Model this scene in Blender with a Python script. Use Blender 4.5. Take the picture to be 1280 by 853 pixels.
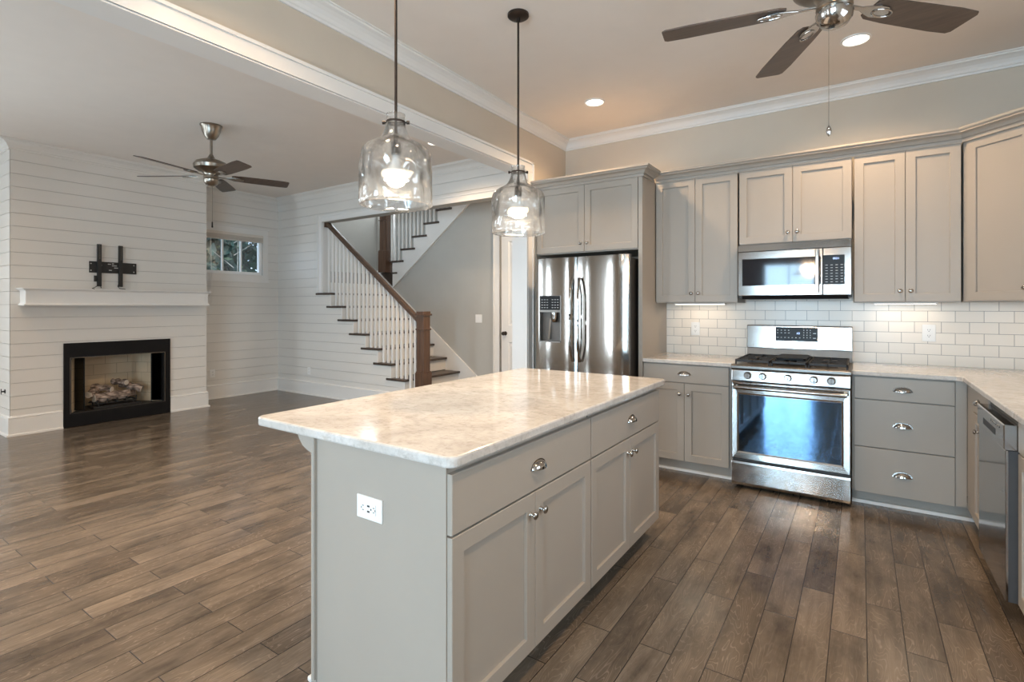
import bpy, bmesh, math, random
from mathutils import Matrix, Vector

for _o in list(bpy.data.objects):
    bpy.data.objects.remove(_o)
SC = bpy.context.scene
COL = SC.collection
PI = math.pi

# ------------------------------------------------------------------ camera
CAM_H = 1.37
cam_d = bpy.data.cameras.new('camera')
cam = bpy.data.objects.new('camera', cam_d)
COL.objects.link(cam)
cam.location = (0, 0, CAM_H)
cam.rotation_euler = (PI / 2, 0, math.radians(33.92))
cam_d.sensor_width = 36.0
cam_d.lens = 36.0 * 647.8 / 1280.0
cam_d.shift_y = -(426.5 - 383.3) / 1280.0
cam_d.clip_start = 0.02
cam_d.clip_end = 200
SC.camera = cam
SC.view_settings.view_transform = 'Standard'
SC.view_settings.look = 'None'
SC.view_settings.gamma = 1.0
SC.view_settings.use_curve_mapping = False
SC.view_settings.exposure = 0.10

# ------------------------------------------------------------------ world (sky)
W = bpy.data.worlds.new('sky')
SC.world = W
W.use_nodes = True
_n = W.node_tree.nodes
_bg = _n['Background']
_bg.inputs[0].default_value = (0.62, 0.78, 1.0, 1)
_bg.inputs[1].default_value = 2.6

# ------------------------------------------------------------------ daylight and lamps
DAY = (0.78, 0.90, 1.0)
DAYK = (0.52, 0.78, 1.0)
WARM = (1.0, 0.70, 0.43)
def area(name, loc, rot, sx, sy, power, color):
    d = bpy.data.lights.new(name, 'AREA')
    d.shape = 'RECTANGLE'; d.size = sx; d.size_y = sy; d.energy = power; d.color = color
    o = bpy.data.objects.new(name, d); COL.objects.link(o)
    o.location = loc; o.rotation_euler = rot
    return o
REAR = -3.2
XDIV = -2.7
# openings in the rear wall (x0, x1, z0, z1, watts)
REAR_OPEN = [(-7.75, -7.0, 0.30, 2.35, 80), (-4.75, -4.15, 0.30, 2.35, 70),
             (-1.75, -0.75, 0.06, 2.30, 150), (-0.10, 0.70, 0.75, 2.30, 105)]
for i, (x0, x1, z0, z1, p) in enumerate(REAR_OPEN):
    area('daylight', ((x0 + x1) / 2, REAR - 0.08, (z0 + z1) / 2), (PI / 2, 0, 0), x1 - x0 - 0.1, z1 - z0 - 0.1, p, DAY if x1 < XDIV else DAYK)
LEFT_OPEN = (-1.6, 0.6, 0.6, 2.35)
area('daylight', (-8.03, -0.5, 1.48), (0, -PI / 2, 0), 1.65, 2.1, 85, DAY)
# daylight of the stair hall: a window high over the landing
area('daylight', (-8.05, 6.6, 3.9), (0, -PI / 2, 0), 1.2, 0.9, 130, (0.80, 0.90, 1.0))
area('hall_light', (-3.3, 5.5, 2.98), (0, 0, 0), 0.3, 0.3, 26, (1.0, 0.80, 0.58))

# ------------------------------------------------------------------ materials
MATS = {}
class NT:
    def __init__(s, name):
        s.m = bpy.data.materials.new(name); s.m.use_nodes = True
        s.t = s.m.node_tree; s.b = s.t.nodes['Principled BSDF']; s.out = s.t.nodes['Material Output']
        MATS[name] = s.m
    def n(s, typ, **kw):
        o = s.t.nodes.new(typ)
        for k, v in kw.items():
            if k.startswith('i_'):
                key = k[2:]
                key = int(key) if key.isdigit() else key.replace('_', ' ')
                o.inputs[key].default_value = v
            else:
                setattr(o, k, v)
        return o
    def l(s, a, b): s.t.links.new(a, b)
    def ramp(s, fac, stops):
        r = s.n('ShaderNodeValToRGB')
        e = r.color_ramp.elements
        while len(e) < len(stops): e.new(0.5)
        for el, (p, c) in zip(e, stops):
            el.position = p; el.color = (c[0], c[1], c[2], 1)
        s.l(fac, r.inputs[0]); return r.outputs[0]
    def bump(s, h, strength=0.2, dist=0.01):
        b = s.n('ShaderNodeBump'); b.inputs['Strength'].default_value = strength; b.inputs['Distance'].default_value = dist
        s.l(h, b.inputs['Height']); s.l(b.outputs[0], s.b.inputs['Normal']); return b
    def coords(s, scale=(1, 1, 1), rot=(0, 0, 0), loc=(0, 0, 0)):
        tc = s.n('ShaderNodeTexCoord'); mp = s.n('ShaderNodeMapping')
        mp.inputs['Scale'].default_value = scale; mp.inputs['Rotation'].default_value = rot; mp.inputs['Location'].default_value = loc
        s.l(tc.outputs['Object'], mp.inputs[0]); return mp.outputs[0]

def plain(name, col, rough=0.5, metal=0.0, spec=0.5, noise=0.0, nscale=6.0, bump=0.0, bscale=200.0, coat=0.0):
    s = NT(name); b = s.b
    b.inputs['Base Color'].default_value = (*col, 1); b.inputs['Roughness'].default_value = rough
    b.inputs['Metallic'].default_value = metal; b.inputs['Specular IOR Level'].default_value = spec
    if coat: b.inputs['Coat Weight'].default_value = coat
    if noise:
        nz = s.n('ShaderNodeTexNoise', i_Scale=nscale, i_Detail=4.0); s.l(s.coords(), nz.inputs['Vector'])
        lo = tuple(c * (1 - noise) for c in col); hi = tuple(min(1, c * (1 + noise)) for c in col)
        s.l(s.ramp(nz.outputs['Fac'], [(0.3, lo), (0.7, hi)]), b.inputs['Base Color'])
    if bump:
        nz = s.n('ShaderNodeTexNoise', i_Scale=bscale, i_Detail=2.0); s.l(s.coords(), nz.inputs['Vector'])
        s.bump(nz.outputs['Fac'], bump, 0.002)
    return s.m

def emit(name, col, strength):
    s = NT(name); b = s.b
    b.inputs['Base Color'].default_value = (*col, 1)
    b.inputs['Emission Color'].default_value = (*col, 1); b.inputs['Emission Strength'].default_value = strength
    return s.m

def thin_glass(name, tint=(0.97, 0.98, 0.98), wavy=0.0, wscale=14.0, rough=0.02, base=0.04, veil=0.0):
    s = NT(name)
    tr = s.n('ShaderNodeBsdfTransparent'); tr.inputs[0].default_value = (*tint, 1)
    gl = s.n('ShaderNodeBsdfGlossy'); gl.inputs['Roughness'].default_value = rough
    gl.inputs['Color'].default_value = (1, 1, 1, 1)
    lw = s.n('ShaderNodeLayerWeight'); lw.inputs['Blend'].default_value = 0.22
    ma = s.n('ShaderNodeMath', operation='MULTIPLY_ADD'); ma.inputs[1].default_value = 0.75; ma.inputs[2].default_value = base
    ma.use_clamp = True
    s.l(lw.outputs['Fresnel'], ma.inputs[0])
    mx = s.n('ShaderNodeMixShader'); s.l(ma.outputs[0], mx.inputs[0]); s.l(tr.outputs[0], mx.inputs[1]); s.l(gl.outputs[0], mx.inputs[2])
    if wavy:
        rf = s.n('ShaderNodeBsdfRefraction'); rf.inputs['IOR'].default_value = 1.2; rf.inputs['Roughness'].default_value = 0.0; rf.inputs['Color'].default_value = (*tint, 1)
        mr = s.n('ShaderNodeMixShader'); mr.inputs[0].default_value = 0.6
        s.l(tr.outputs[0], mr.inputs[1]); s.l(rf.outputs[0], mr.inputs[2]); s.l(mr.outputs[0], mx.inputs[1])
        vo = s.n('ShaderNodeTexVoronoi', i_Scale=wscale); vo.feature = 'SMOOTH_F1'
        s.l(s.coords((1, 1, 0.6)), vo.inputs['Vector'])
        bp = s.n('ShaderNodeBump'); bp.inputs['Strength'].default_value = wavy; bp.inputs['Distance'].default_value = 0.02
        s.l(vo.outputs['Distance'], bp.inputs['Height'])
        s.l(bp.outputs[0], gl.inputs['Normal']); s.l(bp.outputs[0], lw.inputs['Normal'])
    last = mx
    if veil:
        tl = s.n('ShaderNodeBsdfTranslucent'); tl.inputs[0].default_value = (1, 1, 1, 1)
        m2 = s.n('ShaderNodeMixShader'); m2.inputs[0].default_value = veil
        s.l(mx.outputs[0], m2.inputs[1]); s.l(tl.outputs[0], m2.inputs[2]); last = m2
    s.l(last.outputs[0], s.out.inputs['Surface'])
    return s.m

def m_floor():
    s = NT('hickory_floor'); b = s.b
    v = s.coords((1, 1, 1), (0, 0, PI / 2), (0, -0.022, 0))          # x' = -y ... planks run along world Y
    br = s.n('ShaderNodeTexBrick', i_Scale=1.0)
    br.offset = 0.37; br.offset_frequency = 2; br.squash = 1.0
    br.inputs['Color1'].default_value = (0, 0, 0, 1); br.inputs['Color2'].default_value = (1, 1, 1, 1)
    br.inputs['Mortar'].default_value = (0.5, 0.5, 0.5, 1)
    br.inputs['Mortar Size'].default_value = 0.0022; br.inputs['Mortar Smooth'].default_value = 0.3
    br.inputs['Brick Width'].default_value = 0.86; br.inputs['Row Height'].default_value = 0.128
    s.l(v, br.inputs['Vector'])
    # grain, shifted per plank
    add = s.n('ShaderNodeVectorMath', operation='MULTIPLY_ADD')
    comb = s.n('ShaderNodeCombineXYZ')
    rnd = br.outputs['Color']
    s.l(rnd, add.inputs[0]); add.inputs[1].default_value = (17.0, 9.0, 5.0); s.l(v, add.inputs[2])
    mp = s.n('ShaderNodeMapping'); mp.inputs['Scale'].default_value = (1.6, 26.0, 1.0); s.l(add.outputs[0], mp.inputs[0])
    g = s.n('ShaderNodeTexNoise', i_Scale=1.0, i_Detail=8.0, i_Roughness=0.65, i_Distortion=0.6); s.l(mp.outputs[0], g.inputs['Vector'])
    mp2 = s.n('ShaderNodeMapping'); mp2.inputs['Scale'].default_value = (2.2, 5.0, 1.0); s.l(add.outputs[0], mp2.inputs[0])
    cl = s.n('ShaderNodeTexNoise', i_Scale=1.3, i_Detail=5.0, i_Roughness=0.6); s.l(mp2.outputs[0], cl.inputs['Vector'])
    # cathedral figure: contour lines of a stretched noise
    mp3 = s.n('ShaderNodeMapping'); mp3.inputs['Scale'].default_value = (2.4, 13.0, 1.0); s.l(add.outputs[0], mp3.inputs[0])
    fg = s.n('ShaderNodeTexNoise', i_Scale=1.0, i_Detail=2.5, i_Roughness=0.45, i_Distortion=0.25); s.l(mp3.outputs[0], fg.inputs['Vector'])
    mu = s.n('ShaderNodeMath', operation='MULTIPLY'); mu.inputs[1].default_value = 22.0; s.l(fg.outputs['Fac'], mu.inputs[0])
    fr = s.n('ShaderNodeMath', operation='FRACT'); s.l(mu.outputs[0], fr.inputs[0])
    line = s.ramp(fr.outputs[0], [(0.0, (1, 1, 1)), (0.13, (0, 0, 0)), (0.88, (0, 0, 0)), (1.0, (1, 1, 1))])
    tone = s.ramp(rnd, [(0.0, (0.096, 0.073, 0.053)), (0.35, (0.132, 0.103, 0.076)), (0.7, (0.168, 0.132, 0.099)), (1.0, (0.113, 0.088, 0.065))])
    gr = s.ramp(g.outputs['Fac'], [(0.25, (0.62, 0.60, 0.58)), (0.55, (1.0, 1.0, 1.0)), (0.8, (1.25, 1.24, 1.22))])
    cr = s.ramp(cl.outputs['Fac'], [(0.28, (0.34, 0.32, 0.31)), (0.46, (0.90, 0.90, 0.90)), (0.72, (1.45, 1.43, 1.40))])
    m1 = s.n('ShaderNodeMix', data_type='RGBA', blend_type='MULTIPLY'); m1.inputs[0].default_value = 0.85
    s.l(tone, m1.inputs[6]); s.l(gr, m1.inputs[7])
    m2 = s.n('ShaderNodeMix', data_type='RGBA', blend_type='MULTIPLY'); m2.inputs[0].default_value = 0.8
    s.l(m1.outputs[2], m2.inputs[6]); s.l(cr, m2.inputs[7])
    ml = s.n('ShaderNodeMath', operation='MULTIPLY'); ml.inputs[1].default_value = 0.55
    s.l(line, ml.inputs[0])
    mk_ = s.n('ShaderNodeMath', operation='MULTIPLY'); s.l(ml.outputs[0], mk_.inputs[0]); s.l(s.ramp(cl.outputs['Fac'], [(0.42, (0.15, 0.15, 0.15)), (0.62, (1, 1, 1))]), mk_.inputs[1])
    m3 = s.n('ShaderNodeMix', data_type='RGBA'); s.l(mk_.outputs[0], m3.inputs[0]); s.l(m2.outputs[2], m3.inputs[6]); m3.inputs[7].default_value = (0.30, 0.235, 0.185, 1)
    m4 = s.n('ShaderNodeMix', data_type='RGBA'); s.l(br.outputs['Fac'], m4.inputs[0]); s.l(m3.outputs[2], m4.inputs[6]); m4.inputs[7].default_value = (0.03, 0.022, 0.018, 1)
    s.l(m4.outputs[2], b.inputs['Base Color'])
    rr = s.n('ShaderNodeMapRange'); rr.inputs['To Min'].default_value = 0.13; rr.inputs['To Max'].default_value = 0.27
    s.l(cl.outputs['Fac'], rr.inputs[0]); s.l(rr.outputs[0], b.inputs['Roughness'])
    b.inputs['Specular IOR Level'].default_value = 0.55
    # hand-scraped relief + plank seams
    mp4 = s.n('ShaderNodeMapping'); mp4.inputs['Scale'].default_value = (5.0, 16.0, 1.0); s.l(add.outputs[0], mp4.inputs[0])
    sc = s.n('ShaderNodeTexNoise', i_Scale=1.0, i_Detail=3.0); s.l(mp4.outputs[0], sc.inputs['Vector'])
    inv = s.n('ShaderNodeMath', operation='MULTIPLY'); inv.inputs[1].default_value = -0.9; s.l(br.outputs['Fac'], inv.inputs[0])
    h = s.n('ShaderNodeMath', operation='MULTIPLY_ADD'); h.inputs[1].default_value = 0.9; s.l(sc.outputs['Fac'], h.inputs[0]); s.l(inv.outputs[0], h.inputs[2])
    h2 = s.n('ShaderNodeMath', operation='MULTIPLY_ADD'); h2.inputs[1].default_value = 0.12; s.l(g.outputs['Fac'], h2.inputs[0]); s.l(h.outputs[0], h2.inputs[2])
    s.bump(h2.outputs[0], 0.40, 0.006)
    return s.m

def m_granite():
    s = NT('white_granite'); b = s.b
    v = s.coords((1, 1, 1))
    n1 = s.n('ShaderNodeTexNoise', i_Scale=3.2, i_Detail=9.0, i_Roughness=0.62, i_Distortion=1.2); s.l(v, n1.inputs['Vector'])
    n2 = s.n('ShaderNodeTexNoise', i_Scale=38.0, i_Detail=6.0, i_Roughness=0.7); s.l(v, n2.inputs['Vector'])
    vs = s.coords((1.2, 2.6, 2.0), (0, 0, 0.5))
    n3 = s.n('ShaderNodeTexNoise', i_Scale=5.5, i_Detail=7.0, i_Roughness=0.7, i_Distortion=2.0); s.l(vs, n3.inputs['Vector'])
    base = s.ramp(n1.outputs['Fac'], [(0.28, (0.46, 0.43, 0.395)), (0.5, (0.56, 0.53, 0.495)), (0.68, (0.63, 0.605, 0.575))])
    spk = s.ramp(n2.outputs['Fac'], [(0.30, (0.62, 0.60, 0.58)), (0.5, (1, 1, 1)), (0.75, (1.06, 1.06, 1.05))])
    vein = s.ramp(n3.outputs['Fac'], [(0.29, (0.42, 0.40, 0.38)), (0.37, (0.86, 0.84, 0.82)), (0.5, (1, 1, 1))])
    a = s.n('ShaderNodeMix', data_type='RGBA', blend_type='MULTIPLY'); a.inputs[0].default_value = 0.6; s.l(base, a.inputs[6]); s.l(spk, a.inputs[7])
    c = s.n('ShaderNodeMix', data_type='RGBA', blend_type='MULTIPLY'); c.inputs[0].default_value = 0.75; s.l(a.outputs[2], c.inputs[6]); s.l(vein, c.inputs[7])
    s.l(c.outputs[2], b.inputs['Base Color'])
    b.inputs['Roughness'].default_value = 0.11; b.inputs['Specular IOR Level'].default_value = 0.55
    return s.m

def m_tile():
    s = NT('subway_tile'); b = s.b
    v = s.coords((1, 1, 1), (PI / 2, 0, 0))
    # vertical wall: brick U along x+y, V along z
    tc = s.n('ShaderNodeTexCoord'); sp = s.n('ShaderNodeSeparateXYZ'); s.l(tc.outputs['Object'], sp.inputs[0])
    ad = s.n('ShaderNodeMath', operation='SUBTRACT'); s.l(sp.outputs[0], ad.inputs[0]); s.l(sp.outputs[1], ad.inputs[1])
    cb = s.n('ShaderNodeCombineXYZ'); s.l(ad.outputs[0], cb.inputs[0]); s.l(sp.outputs[2], cb.inputs[1])
    mp = s.n('ShaderNodeMapping'); mp.inputs['Location'].default_value = (0.042, -0.930 + 0.0812 * 0, 0); s.l(cb.outputs[0], mp.inputs[0])
    br = s.n('ShaderNodeTexBrick', i_Scale=1.0); br.offset = 0.5; br.offset_frequency = 2
    br.inputs['Color1'].default_value = (0.78, 0.715, 0.635, 1); br.inputs['Color2'].default_value = (0.82, 0.755, 0.675, 1)
    br.inputs['Mortar'].default_value = (0.27, 0.25, 0.235, 1)
    br.inputs['Mortar Size'].default_value = 0.0016; br.inputs['Mortar Smooth'].default_value = 0.2
    br.inputs['Brick Width'].default_value = 0.157; br.inputs['Row Height'].default_value = 0.0812
    s.l(mp.outputs[0], br.inputs['Vector'])
    s.l(br.outputs['Color'], b.inputs['Base Color'])
    b.inputs['Roughness'].default_value = 0.22; b.inputs['Specular IOR Level'].default_value = 0.3
    iv = s.n('ShaderNodeMath', operation='SUBTRACT'); iv.inputs[0].default_value = 1.0; s.l(br.outputs['Fac'], iv.inputs[1])
    s.bump(iv.outputs[0], 0.5, 0.002)
    return s.m

def m_steel(name='stainless_steel', axis='Z', col=(0.36, 0.335, 0.31), rough=0.11, bmp=0.07):
    s = NT(name); b = s.b
    sc = {'Z': (3.2, 3.2, 0.10), 'X': (0.25, 0.25, 3.0)}[axis]
    nz = s.n('ShaderNodeTexNoise', i_Scale=4.0, i_Detail=2.0, i_Roughness=0.5); s.l(s.coords(sc), nz.inputs['Vector'])
    b.inputs['Metallic'].default_value = 1.0
    b.inputs['Base Color'].default_value = (*col, 1)
    mr = s.n('ShaderNodeMapRange'); mr.inputs['To Min'].default_value = rough * 0.85; mr.inputs['To Max'].default_value = rough * 1.2
    s.l(nz.outputs['Fac'], mr.inputs[0]); s.l(mr.outputs[0], b.inputs['Roughness'])
    s.bump(nz.outputs['Fac'], bmp, 0.01)
    return s.m

def m_wood(name, c0, c1, axis='Z', rough=0.35):
    s = NT(name); b = s.b
    sc = {'Z': (22, 22, 1.6), 'X': (1.6, 22, 22), 'Y': (22, 1.6, 22)}[axis]
    nz = s.n('ShaderNodeTexNoise', i_Scale=1.6, i_Detail=7.0, i_Roughness=0.6, i_Distortion=0.5); s.l(s.coords(sc), nz.inputs['Vector'])
    s.l(s.ramp(nz.outputs['Fac'], [(0.3, c0), (0.7, c1)]), b.inputs['Base Color'])
    b.inputs['Roughness'].default_value = rough
    s.bump(nz.outputs['Fac'], 0.08, 0.003)
    return s.m

def m_bark():
    s = NT('gas_log_bark'); b = s.b
    v = s.coords((1, 1, 1))
    vo = s.n('ShaderNodeTexVoronoi', i_Scale=48.0); s.l(s.coords((0.5, 0.35, 1)), vo.inputs['Vector'])
    nz = s.n('ShaderNodeTexNoise', i_Scale=18.0, i_Detail=6.0); s.l(v, nz.inputs['Vector'])
    c = s.ramp(vo.outputs['Distance'], [(0.05, (0.62, 0.52, 0.46)), (0.5, (0.38, 0.29, 0.24)), (0.9, (0.07, 0.05, 0.04))])
    d = s.ramp(nz.outputs['Fac'], [(0.35, (0.45, 0.42, 0.4)), (0.65, (1.2, 1.18, 1.15))])
    m = s.n('ShaderNodeMix', data_type='RGBA', blend_type='MULTIPLY'); m.inputs[0].default_value = 0.9; s.l(c, m.inputs[6]); s.l(d, m.inputs[7])
    s.l(m.outputs[2], b.inputs['Base Color']); b.inputs['Roughness'].default_value = 0.9
    s.bump(vo.outputs['Distance'], 0.9, 0.01)
    return s.m

def m_firebrick():
    s = NT('firebrick_panel'); b = s.b
    tc = s.n('ShaderNodeTexCoord'); sp = s.n('ShaderNodeSeparateXYZ'); s.l(tc.outputs['Object'], sp.inputs[0])
    ad = s.n('ShaderNodeMath', operation='ADD'); s.l(sp.outputs[0], ad.inputs[0]); s.l(sp.outputs[1], ad.inputs[1])
    cb = s.n('ShaderNodeCombineXYZ'); s.l(ad.outputs[0], cb.inputs[0]); s.l(sp.outputs[2], cb.inputs[1])
    br = s.n('ShaderNodeTexBrick', i_Scale=1.0)
    br.inputs['Color1'].default_value = (0.60, 0.48, 0.33, 1); br.inputs['Color2'].default_value = (0.66, 0.53, 0.37, 1)
    br.inputs['Mortar'].default_value = (0.46, 0.36, 0.25, 1); br.inputs['Mortar Size'].default_value = 0.004
    br.inputs['Brick Width'].default_value = 0.24; br.inputs['Row Height'].default_value = 0.13
    s.l(cb.outputs[0], br.inputs['Vector']); s.l(br.outputs['Color'], b.inputs['Base Color'])
    b.inputs['Roughness'].default_value = 0.85
    return s.m

def m_leaf(name, c0, c1):
    s = NT(name); b = s.b
    nz = s.n('ShaderNodeTexNoise', i_Scale=2.2, i_Detail=6.0); s.l(s.coords(), nz.inputs['Vector'])
    s.l(s.ramp(nz.outputs['Fac'], [(0.35, c0), (0.65, c1)]), b.inputs['Base Color'])
    b.inputs['Roughness'].default_value = 0.7
    return s.m

CAB = plain('taupe_cabinet_paint', (0.355, 0.312, 0.265), 0.42, noise=0.015, nscale=3)
CABDARK = plain('cabinet_gap_shadow_board', (0.10, 0.088, 0.076), 0.6, noise=0.05)
VINYL = plain('white_window_vinyl', (0.88, 0.88, 0.87), 0.4, noise=0.01)
WHITE = plain('white_trim_paint', (0.74, 0.72, 0.69), 0.38, noise=0.01)
SHIP = plain('shiplap_white_paint', (0.70, 0.67, 0.625), 0.45, noise=0.015, nscale=2)
SHIPBACK = plain('shiplap_backing_board', (0.36, 0.34, 0.32), 0.8, noise=0.05)
BEIGE = plain('beige_wall_paint', (0.56, 0.485, 0.395), 0.7, noise=0.015, bump=0.05)
GREY = plain('grey_wall_paint', (0.44, 0.43, 0.40), 0.7, noise=0.015, bump=0.05)
CEILM = plain('ceiling_paint', (0.77, 0.71, 0.65), 0.8, noise=0.012, bump=0.05)
FLOORM = m_floor(); GRAN = m_granite(); TILE = m_tile()
STEEL = m_steel('stainless_vertical', 'Z'); STEELX = m_steel('stainless_horizontal', 'X', rough=0.13, bmp=0.010)
CHROME = plain('polished_nickel', (0.44, 0.42, 0.40), 0.13, 1.0, noise=0.02)
NICKEL = plain('brushed_nickel', (0.30, 0.265, 0.225), 0.28, 1.0, noise=0.05, nscale=30)
BRONZE = plain('oil_rubbed_bronze', (0.045, 0.032, 0.025), 0.4, 0.6, noise=0.15, nscale=20)
BLACK = plain('black_enamel', (0.008, 0.008, 0.009), 0.35, spec=0.2, noise=0.1)
MATBLK = plain('matte_black_metal', (0.016, 0.015, 0.014), 0.5, noise=0.15, nscale=20)
IRON = plain('cast_iron', (0.022, 0.020, 0.019), 0.55, noise=0.2, nscale=40, bump=0.2)
BLKGLASS = plain('black_glass', (0.006, 0.009, 0.016), 0.05, spec=0.6, noise=0.1)
DISPLAY = plain('black_display_plastic', (0.008, 0.008, 0.009), 0.32, spec=0.2, noise=0.1)
OVENGLASS = plain('blue_black_oven_glass', (0.10, 0.165, 0.26), 0.05, 1.0, noise=0.05)
COOKTOP = plain('dark_steel_cooktop', (0.19, 0.175, 0.16), 0.32, 0.85, noise=0.1)
DKGREY = plain('dark_grey_side', (0.03, 0.027, 0.024), 0.45, noise=0.1)
PLATE = plain('white_plastic', (0.80, 0.79, 0.77), 0.35, noise=0.01)
SLOT = plain('outlet_slot_black', (0.02, 0.02, 0.02), 0.5, noise=0.1)
TREAD = m_wood('stained_oak_tread', (0.040, 0.027, 0.020), (0.075, 0.05, 0.036), 'Y', 0.35)
NEWEL = m_wood('stained_newel_wood', (0.058, 0.029, 0.016), (0.135, 0.070, 0.038), 'Z', 0.32)
RAIL = m_wood('stained_rail_wood', (0.065, 0.036, 0.022), (0.12, 0.07, 0.042), 'X', 0.5)
BLADE = m_wood('walnut_fan_blade', (0.056, 0.036, 0.025), (0.105, 0.068, 0.048), 'X', 0.38)
BLIND = plain('cream_blind_slat', (0.66, 0.60, 0.53), 0.5, noise=0.03)
GLASS = thin_glass('window_glass', base=0.03)
SMOKE = thin_glass('smoked_door_glass', (0.12, 0.12, 0.12), base=0.05)
PGLASS = thin_glass('hammered_pendant_glass', (0.975, 0.975, 0.97), 0.9, 16.0, 0.04, 0.06, 0.014)
BULB = emit('glowing_bulb', (1.0, 0.86, 0.64), 4.0)
LED = emit('lit_downlight_lens', (1.0, 0.90, 0.76), 5.0)
CLOCK = emit('blue_clock_digits', (0.45, 0.6, 1.0), 1.5)
INK = plain('light_grey_print', (0.55, 0.55, 0.54), 0.5, noise=0.02)
DKINK = plain('dark_grey_print', (0.10, 0.10, 0.10), 0.5, noise=0.02)
BARK = m_bark(); FBRICK = m_firebrick()
LOGEND = plain('pale_log_end', (0.62, 0.54, 0.45), 0.8, noise=0.15, nscale=30)
LEAFA = m_leaf('evergreen_leaves', (0.008, 0.022, 0.016), (0.05, 0.10, 0.07))
LEAFB = m_leaf('olive_leaves', (0.02, 0.035, 0.015), (0.10, 0.14, 0.05))
DARKBARK = plain('dark_bark', (0.06, 0.05, 0.04), 0.9, noise=0.3, nscale=14)
TRUNK = plain('pale_bark', (0.42, 0.38, 0.32), 0.9, noise=0.3, nscale=14)
GRASS = m_leaf('lawn', (0.04, 0.07, 0.02), (0.10, 0.14, 0.05))

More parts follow.
